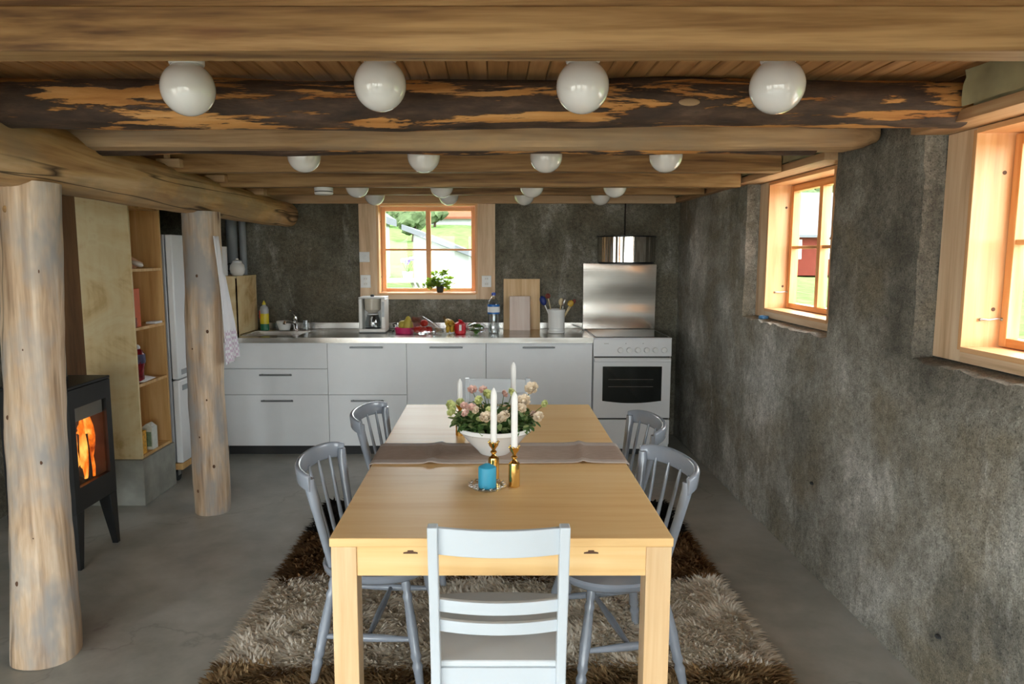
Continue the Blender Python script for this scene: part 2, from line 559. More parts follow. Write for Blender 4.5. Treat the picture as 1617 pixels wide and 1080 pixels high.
    # clear glass: thin pane
    def glassy(name, col, rough, w=1.0, mixfac=0.06, gl_rough=0.02):
        m = bpy.data.materials.new(name); m.use_nodes = True
        t = m.node_tree; t.nodes.clear()
        out = t.nodes.new('ShaderNodeOutputMaterial')
        tr = t.nodes.new('ShaderNodeBsdfTransparent'); tr.inputs[0].default_value = c4(col)
        gl = t.nodes.new('ShaderNodeBsdfGlossy'); gl.inputs['Roughness'].default_value = gl_rough
        mx = t.nodes.new('ShaderNodeMixShader'); mx.inputs[0].default_value = mixfac
        t.links.new(tr.outputs[0], mx.inputs[1]); t.links.new(gl.outputs[0], mx.inputs[2])
        t.links.new(mx.outputs[0], out.inputs[0])
        return m
    M['pane'] = glassy('window_glass', (0.96, 0.98, 0.97), 0.0, mixfac=0.015)
    M['stove_glass'] = glassy('stove_glass', (0.85, 0.82, 0.78), 0.0, mixfac=0.06, gl_rough=0.05)
    M['clear'] = glassy('clear_plastic', (0.90, 0.93, 0.94), 0.0, mixfac=0.16, gl_rough=0.08)
    M['film'] = glassy('plastic_film', (0.88, 0.87, 0.88), 0.0, mixfac=0.22, gl_rough=0.15)
    M['cut_glass'] = glassy('cut_glass', (0.98, 0.97, 0.96), 0.0, mixfac=0.38, gl_rough=0.05)
    # fire
    t = NT('fire')
    v = t.coords((9, 9, 5))
    f = t.noise(v, 1.0, 4, 0.6, 0.8)
    col = t.ramp(f, [(0.34, (0.16, 0.012, 0.0)), (0.5, (0.75, 0.15, 0.008)), (0.66, (1.0, 0.5, 0.10))])
    t.set(Base_Color=(0, 0, 0), Emission_Color=col, Roughness=1.0)
    t.b.inputs['Emission Strength'].default_value = 2.0
    M['fire'] = t.m
    M['ember'] = plain('charred_log', (0.02, 0.014, 0.01), 0.9)
    M['firebrick'] = plain('sooty_firebrick', (0.10, 0.07, 0.05), 0.9, var=0.3)

    # shag pile
    def pile(name, lo, hi):
        t = NT(name)
        at = t.n('ShaderNodeAttribute', attribute_name='tuft')
        t.set(Base_Color=t.ramp(at.outputs['Fac'], [(0.0, lo), (1.0, hi)]), Roughness=0.9)
        t.b.inputs['Specular IOR Level'].default_value = 0.1
        tr = t.n('ShaderNodeBsdfTranslucent'); mx = t.n('ShaderNodeMixShader')
        mx.inputs[0].default_value = 0.5
        t.l(t.b.inputs['Base Color'].links[0].from_socket, tr.inputs['Color'])
        t.l(t.b.outputs[0], mx.inputs[1]); t.l(tr.outputs[0], mx.inputs[2])
        t.l(mx.outputs[0], t.t.nodes['Material Output'].inputs[0])
        return t.m
    M['pile_black'] = pile('black_pile', (0.010, 0.008, 0.007), (0.030, 0.024, 0.020))
    M['pile_brown'] = pile('brown_pile', srgb(84, 60, 40), srgb(164, 128, 90))
    M['pile_tan'] = pile('tan_pile', srgb(112, 86, 60), srgb(202, 174, 132))
    M['pile_beige'] = pile('beige_pile', srgb(226, 214, 196), srgb(252, 246, 236))
    M['rug_back'] = plain('rug_backing', (0.06, 0.045, 0.035), 0.95)

    # linen runner
    t = NT('linen_runner')
    tc = t.n('ShaderNodeTexCoord'); sp = t.n('ShaderNodeSeparateXYZ')
    t.l(tc.outputs['Object'], sp.inputs[0])
    # woven pale border strips along both long edges
    ay = t.math('ABSOLUTE', sp.outputs['Y'])
    st = t.ramp(ay, [(0.0, (0, 0, 0)), (0.098, (0, 0, 0)), (0.102, (1, 1, 1))])
    w1 = t.noise(t.coords((30, 400, 400)), 1.0, 2)
    base = t.ramp(w1, [(0.3, srgb(150, 128, 112)), (0.7, srgb(176, 154, 138))])
    edge = t.ramp(w1, [(0.3, srgb(168, 152, 142)), (0.7, srgb(196, 182, 172))])
    t.set(Base_Color=t.mix(st, base, edge), Roughness=0.85)
    t.bump(w1, 0.3, 0.002)
    M['linen'] = t.m
    # towel with violet check near the hem
    t = NT('tea_towel_cotton')
    tc = t.n('ShaderNodeTexCoord'); sp = t.n('ShaderNodeSeparateXYZ')
    t.l(tc.outputs['Object'], sp.inputs[0])
    lo = t.ramp(sp.outputs['Z'], [(0.0, (1,) * 3), (0.19, (1,) * 3), (0.2, (0, 0, 0))])
    wv = t.n('ShaderNodeTexChecker'); wv.inputs['Scale'].default_value = 60
    t.l(tc.outputs['Object'], wv.inputs['Vector'])
    f = t.math('MULTIPLY', wv.outputs['Fac'], lo)
    t.set(Base_Color=t.mix(t.math('MULTIPLY', f, 0.5), (0.84, 0.83, 0.86), srgb(186, 130, 176)), Roughness=0.9)
    M['towel'] = t.m

    # food, packs
    def c(n, r, g, b, rough=0.5, var=0.12, vscale=20, **kw):
        M[n] = plain(n + '_surface', srgb(r, g, b), rough, var=var, vscale=vscale, **kw)
    c('pear', 188, 168, 70); c('banana', 186, 150, 44, var=0.25); c('banana_tip', 88, 66, 26)
    c('tomato', 206, 40, 34, 0.25); c('pink_tray', 206, 44, 104, 0.35); c('red_pack', 196, 22, 40, 0.3, 0.25)
    c('salad', 96, 150, 62, 0.5, 0.4, 40); c('label_blue', 30, 108, 186, 0.35, 0.3, 30); c('cap_blue', 62, 88, 178, 0.4)
    c('soap_yellow', 222, 200, 40, 0.35); c('soap_green', 30, 110, 80, 0.35); c('soap_label', 190, 60, 40, 0.4)
    c('grey_bottle', 168, 172, 176, 0.3); c('brush_blue', 26, 44, 110, 0.5); c('brush_red', 120, 50, 40)
    c('orange_book', 206, 92, 42, 0.55); c('shell_pink', 226, 182, 152, 0.4, 0.2); c('shell_white', 220, 214, 206, 0.4)
    c('dark_red', 120, 20, 32, 0.25, 0.5, 40); c('violet_wrap', 62, 60, 92, 0.3, 0.5, 40)
    c('yellow_pack', 232, 166, 46, 0.45, 0.35, 60); c('carton_white', 214, 218, 208, 0.45, 0.08, 30); c('carton_green', 120, 146, 120, 0.45, 0.3, 40)
    c('blue_tin', 66, 120, 168, 0.3); c('fridge_side', 176, 178, 182, 0.35, 0.02); c('spoon_wood', 214, 194, 150, 0.6)
    c('coffee_clear', 196, 188, 172, 0.15, 0.05)
    # outdoors
    c('meadow', 80, 101, 58, 0.9, 0.35, 3.0); c('meadow_far', 88, 104, 56, 0.9, 0.3, 0.6); c('foliage', 74, 86, 60, 0.8, 0.4, 2.0)
    c('trunk', 60, 50, 40, 0.9); c('house_white', 170, 170, 172, 0.7, 0.03, 2); c('barn_red', 94, 44, 37, 0.8, 0.1, 4)
    c('roof_grey', 96, 98, 102, 0.9, 0.06, 2); c('roof_red', 110, 70, 54, 0.8, 0.1, 2); c('bounce_gravel', 168, 163, 154, 0.9, 0.15, 20)
    c('deck_table', 224, 222, 216, 0.6); c('flower_violet', 132, 118, 196, 0.7); c('wood_grey', 150, 146, 140, 0.8); c('pane_dark', 120, 130, 136, 0.2)


make_materials()
for nm in ('meadow', 'meadow_far', 'foliage', 'trunk', 'house_white', 'barn_red', 'roof_grey', 'roof_red', 'bounce_gravel', 'deck_table', 'flower_violet', 'wood_grey'):
    M[nm].node_tree.nodes['Principled BSDF'].inputs['Specular IOR Level'].default_value = 0.0

from mathutils import noise as mnoise


# ------------------------------------------------------------------ structure
def slab_with_holes(mb, axis, u0, u1, z0, z1, holes, d0, d1):
    """wall made of boxes round rectangular holes (ua, ub, za, zb)"""
    us = sorted({u0, u1} | {h[0] for h in holes} | {h[1] for h in holes})
    zs = sorted({z0, z1} | {h[2] for h in holes} | {h[3] for h in holes})
    for a, b in zip(us, us[1:]):
        for c, d in zip(zs, zs[1:]):
            if any(h[0] <= (a + b) / 2 <= h[1] and h[2] <= (c + d) / 2 <= h[3] for h in holes):
                continue
            if axis == 'y':
                mb.box(a, b, d0, d1, c, d)
            else:
                mb.box(d0, d1, a, b, c, d)
    return mb


def cast_face(axis, u0, u1, z0, z1, holes, face, depth, amp=0.006, cell=0.045, ledge=0.0):
    """a cast concrete skin: finely gridded uneven face, broken edges round the holes, returns into depth"""
    def split(lo, hi, cuts):
        pts = sorted({lo, hi} | {c for c in cuts if lo < c < hi})
        out = []
        for a, b in zip(pts, pts[1:]):
            n = max(1, round((b - a) / cell))
            out += [a + (b - a) * k / n for k in range(n)]
        return out + [hi]
    us = split(u0, u1, [h[0] for h in holes] + [h[1] for h in holes])
    zs = split(z0, z1, [h[2] for h in holes] + [h[3] for h in holes])
    mb = MB()
    nu, nz = len(us), len(zs)

    def inside(i, j):
        a, c = (us[i] + us[i + 1]) / 2, (zs[j] + zs[j + 1]) / 2
        return any(h[0] < a < h[1] and h[2] < c < h[3] for h in holes)
    hole = [[inside(i, j) for j in range(nz - 1)] for i in range(nu - 1)]
    P = []
    for i, u in enumerate(us):
        for j, z in enumerate(zs):
            q = Vector((u * 3.1, z * 3.1, 4.0))
            dsp = amp * (mnoise.noise(q) + 0.6 * mnoise.noise(q * 4.1) + 0.4 * mnoise.noise(q * 9.7))
            cells = [hole[a][b] for a in (i - 1, i) for b in (j - 1, j) if 0 <= a < nu - 1 and 0 <= b < nz - 1]
            du = dz = 0.0
            if any(cells) and not all(cells):
                du, dz = random.uniform(-.007, .007), random.uniform(-.012, .007)
                dsp += 0.008
            if axis == 'x':
                P.append((face + dsp, u + du, z + dz))
            else:
                P.append((u + du, face + dsp, z + dz))
    idx = lambda i, j: i * nz + j
    F = []
    for i in range(nu - 1):
        for j in range(nz - 1):
            if not hole[i][j]:
                F.append((idx(i, j), idx(i + 1, j), idx(i + 1, j + 1), idx(i, j + 1)))
    # returns of the holes
    extra = {}

    def back(k):
        if k not in extra:
            p = list(P[k])
            p[0 if axis == 'x' else 1] = face + depth
            if ledge and any(abs(p[2] - h[2]) < .02 for h in holes):
                p[2] = holes[0][2] + ledge
            extra[k] = len(P)
            P.append(tuple(p))
        return extra[k]
    for i in range(nu - 1):
        for j in range(nz - 1):
            if hole[i][j]:
                for (a, b), (p, q) in (((i - 1, j), (idx(i, j), idx(i, j + 1))), ((i + 1, j), (idx(i + 1, j), idx(i + 1, j + 1))),
                                       ((i, j - 1), (idx(i, j), idx(i + 1, j))), ((i, j + 1), (idx(i, j + 1), idx(i + 1, j + 1)))):
                    if 0 <= a < nu - 1 and 0 <= b < nz - 1 and not hole[a][b]:
                        F.append((p, q, back(q), back(p)))
    mb.add(P, F)
    return mb


OPX, OPZ0, OPZ1 = 0.4015, 1.222, 1.945       # half width and heights of the window openings

# floor
o = MB().box(XL - .3, XR + .4, YF - .3, YB + .3, -0.12, 0.0).build('floor', M['floor'])
struct(o, 'grey polished concrete floor with faint cracks')

# back wall
mb = cast_face('y', XL - .05, XR + .02, 0, 2.2, [(WBX - OPX - .02, WBX + OPX + .02, OPZ0 - .02, OPZ1 + .02)], YB, 0.15, amp=0.004)
slab_with_holes(mb, 'y', XL - .3, XR + .4, 0, 2.2, [(WBX - OPX - .02, WBX + OPX + .02, OPZ0 - .02, OPZ1 + .02)], YB + .03, YB + .15)
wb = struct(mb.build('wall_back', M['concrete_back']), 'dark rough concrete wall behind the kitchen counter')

# right wall
rec = [(yc - WW / 2, yc + WW / 2, 1.156, 2.2) for yc, _ in RW]
mb = cast_face('x', YF, YB + .05, 0, 2.13, rec, XR, REC + .005, ledge=.009)
slab_with_holes(mb, 'x', YF - .3, YB + .3, 0, 2.2, [(yc - OPX - .02, yc + OPX + .02, OPZ0 - .02, OPZ1 + .02) for yc, _ in RW], XR + REC, XR + REC + .15)
wr = struct(mb.build('wall_right', M['concrete']), 'rough grey concrete wall with recessed windows on the right')
# tie holes left by the formwork
for px, pz in ((2.34, .225), (2.17, .095), (3.36, .44)):
    mb = MB().lathe([(0.014, 0), (0.011, 0.012), (0.004, 0.014)], 9, sx=0.6)
    o = mb.build('tie_hole', M['gap_dark'], wr, loc=(XR + .002, px, pz), rot=(0, R(-90), 0))

# left and front walls
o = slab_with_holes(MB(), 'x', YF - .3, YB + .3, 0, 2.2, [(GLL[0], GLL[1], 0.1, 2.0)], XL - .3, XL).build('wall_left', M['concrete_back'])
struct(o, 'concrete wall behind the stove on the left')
mb = slab_with_holes(MB(), 'y', XL - .3, XR + .4, 0, 2.2, [(a, b, 0.1, 2.0) for a, b in GL], YF - .3, YF)
struct(mb.build('wall_front', M['concrete']), 'concrete wall with unseen glazed doors behind the camera')
for k, (a, b, lx, ly, rz) in enumerate([(a, b, (a + b) / 2, YF, 0) for a, b in GL] + [(GLL[0], GLL[1], XL, sum(GLL) / 2, R(-90))]):
    d = struct_empty('door_%d' % (k + 1), 'unseen glazed pine door added to let in daylight', (lx, ly, 0.1), rz)
    h = (b - a) / 2
    for x0, x1, z0, z1 in ((-h, -h + .07, 0, 1.9), (h - .07, h, 0, 1.9), (-h + .07, h - .07, 0, .12), (-h + .07, h - .07, 1.82, 1.9), (-.05, .05, .12, 1.82)):
        MB().box(x0, x1, -.16, -.1, z0, z1).build('door_frame', M['pine_frame'], d)
    for x0, x1 in ((-h + .07, -.05), (.05, h - .07)):
        MB().box(x0, x1, -.135, -.13, .12, 1.82).build('pane', M['pane'], d)

# ceiling: deck above, one board after another below
ce = struct(MB().box(XL - .3, XR + .4, YF - .3, YB + .3, ZC + .022, ZC + .12).build('ceiling', M['ceil_board']), 'low ceiling of narrow pine boards')
BWD = 0.064
prof = [(-BWD / 2 + .005, 0), (BWD / 2 - .005, 0), (BWD / 2 - .001, .004), (BWD / 2 - .001, .021), (-BWD / 2 + .001, .021), (-BWD / 2 + .001, .004)]
bmesh_board = MB().prism(prof, YF, YB + .2, 'y').mesh('ceiling_board', 0)
bmesh_board.materials.append(M['ceil_board'])
nb = int((XR + .3 - XL) / BWD)
for k in range(nb):
    o = bpy.data.objects.new('ceiling_board', bmesh_board)
    COL.objects.link(o)
    o.parent = ce
    o.location = (XL + BWD * (k + .5), 0, ZC + random.uniform(-.001, .001))


# ------------------------------------------------------------------ windows
def window(name, label, loc, rotz, latch=True, casing_top=0.05):
    w = struct_empty(name, label, loc, rotz)
    t = 0.022
    # casing boards nailed round the opening
    hw = WW / 2 - 0.004
    MB().box(-hw, -OPX - .006, -t, 0, 1.167, 1.965).build('casing_board', M['pine_trim'], w, 0.002)
    MB().box(OPX + .006, hw, -t, 0, 1.167, 1.965).build('casing_board', M['pine_trim'], w, 0.002)
    MB().box(-OPX - .006, OPX + .006, -t - .001, 0, 1.167, OPZ0 - .012).build('casing_board', M['pine_trim_x'], w, 0.002)
    MB().box(-OPX - .006, OPX + .006, -t - .001, 0, OPZ1 + .008, OPZ1 + .02).build('casing_board', M['pine_trim_x'], w, 0.002)
    # lining boards
    d1 = 0.150
    MB().box(-OPX - .018, -OPX, -t - .006, d1, OPZ0 - .012, OPZ1 + .012).build('lining_board', M['lining'], w, 0.0015)
    MB().box(OPX, OPX + .018, -t - .006, d1, OPZ0 - .012, OPZ1 + .012).build('lining_board', M['lining'], w, 0.0015)
    MB().box(-OPX, OPX, -t - .008, d1, OPZ0 - .018, OPZ0).build('sill_board', M['lining_x'], w, 0.0015)
    MB().box(-OPX, OPX, -t - .006, d1, OPZ1, OPZ1 + .018).build('lining_board', M['lining_x'], w, 0.0015)
    # outer board keeping the daylight out of the wall cavity
    # sash
    s0, s1 = 0.10, 0.145
    st, mu, mn = 0.034, 0.040, 0.017
    zm = (OPZ0 + OPZ1) / 2 - 0.002
    x1 = OPX - .004
    z0, z1 = OPZ0 + .003, OPZ1 - .004
    MB().box(-x1, -x1 + st, s0, s1, z0, z1).build('sash_stile', M['pine_frame'], w, 0.002)
    MB().box(x1 - st, x1, s0, s1, z0, z1).build('sash_stile', M['pine_frame'], w, 0.002)
    MB().box(-x1 + st, x1 - st, s0, s1, z0, z0 + .030).build('sash_rail', M['pine_frame_x'], w, 0.002)
    MB().box(-x1 + st, x1 - st, s0, s1, z1 - .036, z1).build('sash_rail', M['pine_frame_x'], w, 0.002)
    MB().box(-mu / 2, mu / 2, s0 - .004, s1, z0 + .030, z1 - .036).build('mullion', M['pine_frame'], w, 0.002)
    for a, b in ((-x1 + st, -mu / 2), (mu / 2, x1 - st)):
        MB().box(a, b, s0 + .006, s1 - .004, zm - mn / 2, zm + mn / 2).build('glazing_bar', M['pine_frame_x'], w, 0.0015)
        MB().box(a, b, .122, .126, z0 + .030, zm - mn / 2).build('pane', M['pane'], w)
        MB().box(a, b, .122, .126, zm + mn / 2, z1 - .036).build('pane', M['pane'], w)
    # plugged screw holes in the linings, hook and eye
    for zz in (OPZ0 + .13, OPZ1 - .13):
        for sx in (-1, 1):
            mb = MB().lathe([(.007, 0), (.007, .002), (.003, .0022)], 10)
            mb.build('screw_plug', M['screw'], w, loc=(sx * (OPX + .0005), .075, zz), rot=(0, R(90) * -sx, 0))
    if latch:
        mb = MB().tube([(-OPX + .004, .03, OPZ0 + .095), (-OPX + .012, .032, OPZ0 + .096), (-OPX + .012, .055, OPZ0 + .094), (-OPX + .01, .085, OPZ0 + .098), (-OPX + .012, .1, OPZ0 + .096)], .003, 6)
        mb.sphere((-OPX + .006, .03, OPZ0 + .095), .006, 8, 6)
        mb.sphere((-OPX + .012, .099, OPZ0 + .096), .006, 8, 6)
        mb.build('window_hook', M['iron'], w)
    return w


window('window_1', 'four-pane pine window above the kitchen counter', (WBX, YB, 0), 0, latch=False)
for k, (yc, nm) in enumerate(RW):
    lab = {'far': 'four-pane pine window recessed in the right wall, nearer the stove',
           'near': 'four-pane pine window at the right edge of the picture'}.get(nm, 'pine window of the right wall behind the camera')
    window('window_%d' % (k + 2), lab, (XR + REC, yc, 0), R(-90))

# ledger board on top of the right wall, insulation behind the joist ends
for k, (a, b) in enumerate(((YF, 2.640), (3.318, YB - .005))):
    o = MB().box(1.495, XR + REC - .004, a, b, 1.966, 2.002).build('trim_%d' % (k + 1), M['plank_y'], bevel=.002)
    struct(o, ['pine header board above the near right window', 'pine header board above the farther right window'][k])
JY = [(1.585, 1.67), (2.345, 2.495), (2.885, 3.03), (3.75, 3.83), (4.36, 4.44), (5.10, 5.18), (5.955, 6.03)]
gaps = [(0.2, JY[0][0]), (1.67, 2.33), (3.32, 3.75), (3.83, 4.36), (4.44, 5.10), (5.18, 5.955)]
ins_lab = ['pale wool insulation above the ledger at the near window', 'pale wool insulation between the sawn joist and bark log',
           'pale wool insulation above the farther right window',
           'pale wool insulation right of the second lamp row', 'pale wool insulation right of the third lamp row',
           'pale wool insulation in the back right ceiling corner']
for (a, b), lab in zip(gaps, ins_lab):
    mb = MB()
    ny = max(4, int((b - a) / .06))
    nz_ = 5
    P, F = [], []
    for i in range(ny + 1):
        for j in range(nz_ + 1):
            y, z = a + .003 + (b - a - .006) * i / ny, 2.003 + (ZC - 2.004) * j / nz_
            d = 0.018 * mnoise.noise(Vector((y * 9, z * 14, 2))) + .01 * mnoise.noise(Vector((y * 25, z * 30, 5)))
            P.append((1.475 + d, y, z))
    for i in range(ny):
        for j in range(nz_):
            F.append((i * (nz_ + 1) + j, (i + 1) * (nz_ + 1) + j, (i + 1) * (nz_ + 1) + j + 1, i * (nz_ + 1) + j + 1))
    mb.add(P, F)
    mb.box(1.51, XR + REC - .004, a + .003, b - .003, 2.003, ZC - .001)
    tag(mb.build('wall_insulation', M['insul']), lab, 'insulation', 'insulation batts between joist ends')


# ------------------------------------------------------------------ ceiling timbers
def log_mesh(pts, radii, n=26, amp=0.006, seed=0.0, mb=None, flat=None):
    mb = mb or MB()
    L = len(pts)
    P, F = [], []
    for k in range(L):
        p = Vector(pts[k])
        t = (Vector(pts[min(k + 1, L - 1)]) - Vector(pts[max(k - 1, 0)])).normalized()
        u = Vector((0, 0, 1)) if abs(t.z) < .8 else Vector((0, -1, 0))
        a = t.cross(u).normalized(); b = a.cross(t).normalized()
        for i in range(n):
            g = 2 * math.pi * i / n
            r = radii[k]
            q = Vector((math.cos(g) * 1.3 + seed, math.sin(g) * 1.3, k * 0.11 + seed * 3))
            r += amp * (mnoise.noise(q) + .5 * mnoise.noise(q * 2.7))
            P.append(p + a * math.cos(g) * r + b * math.sin(g) * r)
    for k in range(L - 1):
        for i in range(n):
            F.append((k * n + i, k * n + (i + 1) % n, (k + 1) * n + (i + 1) % n, (k + 1) * n + i))
    F.append(tuple(range(n - 1, -1, -1)))
    F.append(tuple((L - 1) * n + i for i in range(n)))
    return mb.add(P, F)


def lin(a, b, n):
    return [a + (b - a) * i / (n - 1) for i in range(n)]


def joist(label, y0, y1, z0, z1, x0=XL, x1=1.475, mat='joist', name='ceiling_joist'):
    mb = MB()
    n = 30
    xs = lin(x0, x1, n)
    P, F = [], []
    for x in xs:
        w = .0025 * mnoise.noise(Vector((x * 1.7, y0 * 5, 1)))
        P += [(x, y0 + w, z0 + w), (x, y1 + w, z0 + w), (x, y1 + w, z1), (x, y0 + w, z1)]
    for k in range(n - 1):
        for i in range(4):
            F.append((k * 4 + i, k * 4 + (i + 1) % 4, (k + 1) * 4 + (i + 1) % 4, (k + 1) * 4 + i))
    F += [(3, 2, 1, 0), tuple((n - 1) * 4 + i for i in range(4))]
    mb.add(P, F)
    return tag(mb.build(name, M[mat], bevel=.003), label, 'beam')


for yy in (.78, -.05, -.9, -1.75):
    joist('sawn pine ceiling joist out of view behind the camera at %s' % {.78: 'the first bay', -.05: 'the second bay', -.9: 'the third bay', -1.75: 'the last bay'}[yy], yy, yy + .085, 1.97, ZC - .002)['group'] = 'joists behind the camera'
j = joist('broad sawn pine ceiling joist nearest the camera, across the top', 1.585, 1.67, 1.97, 2.062, x1=XR + .3)
mb = MB().box(XL, XR + .3, 1.592, 1.665, 2.0625, ZC - .002)
mb.build('packing_strip', M['joist'], j)
# bark-covered log
n = 90
xs = lin(XL, 1.535, n)
mb = log_mesh([(x, 2.42 + .012 * math.sin(x * 1.3), 2.028 + .006 * math.sin(x * 2.1)) for x in xs],
              [.079 - .004 * (x - XL) / 4.4 for x in xs], 30, 0.009, 3.0)
o = tag(mb.build('ceiling_log', M['bark']), 'dark bark-covered log spanning the ceiling behind the front row of lamps', 'beam')
for kx, ka, kr in ((-1.42, 200, .020), (-.02, 190, .010), (.62, 186, .020)):
    g = R(ka)
    mb = MB().sphere((0, 0, 0), kr, 14, 8, sx=1.7, sy=.22, sz=.6)
    mb.build('knot', M['half_log'], o, loc=(kx, 2.42 - .074 * abs(math.cos(g)), 2.028 + .074 * -math.sin(g) * -1))
# half log: sawn front, bark left on below
n = 60
mb = MB(); P, F = [], []
xs = lin(-1.78, 1.53, n)
sec = [(2.885, 1.985), (2.90, 1.964), (2.93, 1.955), (2.99, 1.953), (3.025, 1.972), (3.035, 2.02), (3.03, 2.085), (2.96, 2.112), (2.895, 2.09), (2.885, 2.05)]
for x in xs:
    e = max(0.0, (x - 1.40) / .13)
    sh = 1 - .35 * e * e
    for q, (y, z) in enumerate(sec):
        w = .004 * mnoise.noise(Vector((x * 2.3, q * .9, 7)))
        P.append((x, 2.96 + (y - 2.96) * sh + w, 2.05 + (z - 2.05) * sh + w))
m = len(sec)
for k in range(n - 1):
    for i in range(m):
        F.append((k * m + i, k * m + (i + 1) % m, (k + 1) * m + (i + 1) % m, (k + 1) * m + i))
F += [tuple(range(m - 1, -1, -1)), tuple((n - 1) * m + i for i in range(m))]
mb.add(P, F)
hl = tag(mb.build('half_log_joist', M['half_log']), 'pale half-round timber with a rounded right end, under the bark log', 'beam')
mb = log_mesh([(x, 2.982, 1.985) for x in lin(-1.7, 1.3, 50)], [.041 + .004 * math.sin(x * 3) for x in lin(0, 9, 50)], 14, .004, 9)
mb.build('bark_strip', M['bark'], hl)
joist('sawn pine joist behind the second row of globe lamps', 3.75, 3.83, 1.962, ZC - .002)
joist('sawn pine joist carrying the smoke detector', 4.36, 4.44, 1.942, ZC - .002)
joist('sawn pine joist between the two rear rows of lamps', 5.10, 5.18, 1.958, ZC - .002)
joist('pine wall plate lying against the back wall above the window', 5.955, 6.024, 1.957, ZC - .002, x1=1.49, mat='joist_light', name='wall_plate')

# long peeled log carrying the joists, two posts
n = 120
ys = lin(-1.0, 6.0, n)
mb = log_mesh([(-1.715 + .012 * math.sin(y * 1.1), y, 1.905 - .042 * max(0, (y - 2.6) / 3.4)) for y in ys],
              [.134 - .036 * max(0, (y - 2.0) / 4.0) for y in ys], 30, 0.007, 5.0)
LOG = tag(mb.build('log_beam', M['log']), 'long peeled log carried by the two posts, running to the back wall', 'beam')


def post(label, base, top, r0, r1, seed):
    n = 60
    pts = [(base[0] + (top[0] - base[0]) * k / (n - 1) + .006 * math.sin(k * .11 + seed), base[1] + (top[1] - base[1]) * k / (n - 1), top[2] * k / (n - 1)) for k in range(n)]
    rr = [r0 + (r1 - r0) * min(1, (k / (n - 1)) / .35) for k in range(n)]
    o = tag(log_mesh(pts, rr, 30, .006, seed).build('log_post', M['post']), label, 'post', 'log posts')
    return o


p1 = post('thick weathered log post nearest the camera, left of the stove', (-1.742, 2.615), (-1.700, 2.665, 1.80), .121, .101, 1.3)
p2 = post('slimmer log post with the tea towel, in front of the fridge', (-1.708, 4.185), (-1.698, 4.195, 1.785), .102, .104, 8.1)
for pst, kn in ((p1, [(.02, .35, 1.2), (-.05, .32, .95), (.06, .3, .78), (.03, .3, .5), (-.02, .3, 1.70), (.07, .3, 1.48), (-.03, .3, .33)]),
                (p2, [(.01, .3, 1.42), (.05, .3, 1.1), (-.04, .3, 1.0), (.03, .3, .7), (-.02, .3, .48), (.05, .3, .3), (-.05, .3, .15)])):
    base = (-1.74, 2.615) if pst is p1 else (-1.70, 4.185)
    for dx, _, z in kn:
        f = z / 1.8
        cx = base[0] + (.035 * f if pst is p1 else 0)
        rr = (.121 - .02 * min(1, f / .35)) if pst is p1 else .103
        yy = base[1] + .05 * f * (pst is p1) - math.sqrt(max(0, rr * rr - dx * dx)) + .002
        big = 2.4 if (pst is p1 and z > 1.65) else 1.0
        mb = MB().sphere((0, 0, 0), random.uniform(.004, .0085) * big, 10, 6, sx=1.0, sy=.35, sz=1.3)
        mb.build('knot', M['screw'] if big == 1 else M['joist'], pst, loc=(cx + dx, yy, z))

# wooden packing blocks on the log
for (y, dx, lab) in ((3.79, .02, 'small pale packing block on the log, front one'), (4.40, .02, 'small pale packing block on the log, middle one'), (5.12, .02, 'small pale packing block on the log, rear one')):
    zt = 1.905 - .042 * (y - 2.6) / 3.4 + .134 - .036 * (y - 2) / 4
    mb = MB().box(-.05, .07, -.09, .045, -.02, .022)
    if y < 4:
        mb.box(-.01, .012, -.088, -.06, .022, .055)
    tag(mb.build('packing_block', M['joist_light'], bevel=.003, loc=(-1.68 + dx, y, zt - .008)), lab, 'block', 'packing blocks on the log')


# ------------------------------------------------------------------ kitchen units
YC = 5.365       # front plane of the cabinet fronts
CZ0, CZ1 = 0.08, 0.88
CT = 0.92        # worktop surface


def base_cabinet(label, x0, x1, rows, handles):
    w = x1 - x0
    t = thing('base_cabinet', label, 'cabinet', ((x0 + x1) / 2, YC, 0), 0, 'white base cabinets under the worktop')
    h = w / 2
    mb = MB()
    mb.box(-h + .001, -h + .017, .02, .58, CZ0, CZ1 - .002).box(h - .017, h - .001, .02, .58, CZ0, CZ1 - .002)
    mb.box(-h + .017, h - .017, .02, .58, CZ0, CZ0 + .016).box(-h + .017, h - .017, .565, .58, CZ0 + .016, CZ1 - .002)
    mb.box(-h + .017, h - .017, .02, .10, CZ1 - .02, CZ1 - .002)
    mb.build('body', M['white_lacquer'], t)
    MB().box(-h, h, .06, .075, 0.0, CZ0 - .002).build('plinth', M['gap_dark'], t)
    for (z0, z1), hd in zip(rows, handles):
        f = MB().box(-h + .0015, h - .0015, 0, .019, z0 + .0015, z1 - .0015).build('drawer_front', M['white_lacquer'], t, .0012)
        if hd:
            dx, hw, dz = hd
            zc = z1 - dz
            mb = MB().box(dx - hw, dx + hw, -.028, -.018, zc - .006, zc + .006)
            mb.box(dx - hw + .01, dx - hw + .02, -.018, 0, zc - .005, zc + .005).box(dx + hw - .02, dx + hw - .01, -.018, 0, zc - .005, zc + .005)
            mb.build('handle', M['handle'], f, .001)
    return t


base_cabinet('white sink cabinet with three stacked drawer fronts beside the log post', -2.055, -1.262, [(.68, .88), (.48, .68), (.08, .48)],
             [None, (.005, .122, .045), (.01, .122, .045)])
base_cabinet('white base cabinet under the coffee machine', -1.262, -.662, [(.48, .88), (.08, .48)], [(.0, .125, .035), (.0, .125, .045)])
base_cabinet('white base cabinet with one tall front under the fruit', -.662, -.060, [(.08, .88)], [(.0, .125, .035)])
base_cabinet('white base cabinet beside the cooker', -.060, .745, [(.33, .88), (.08, .33)], [(-.005, .122, .035), (-.005, .122, .045)])

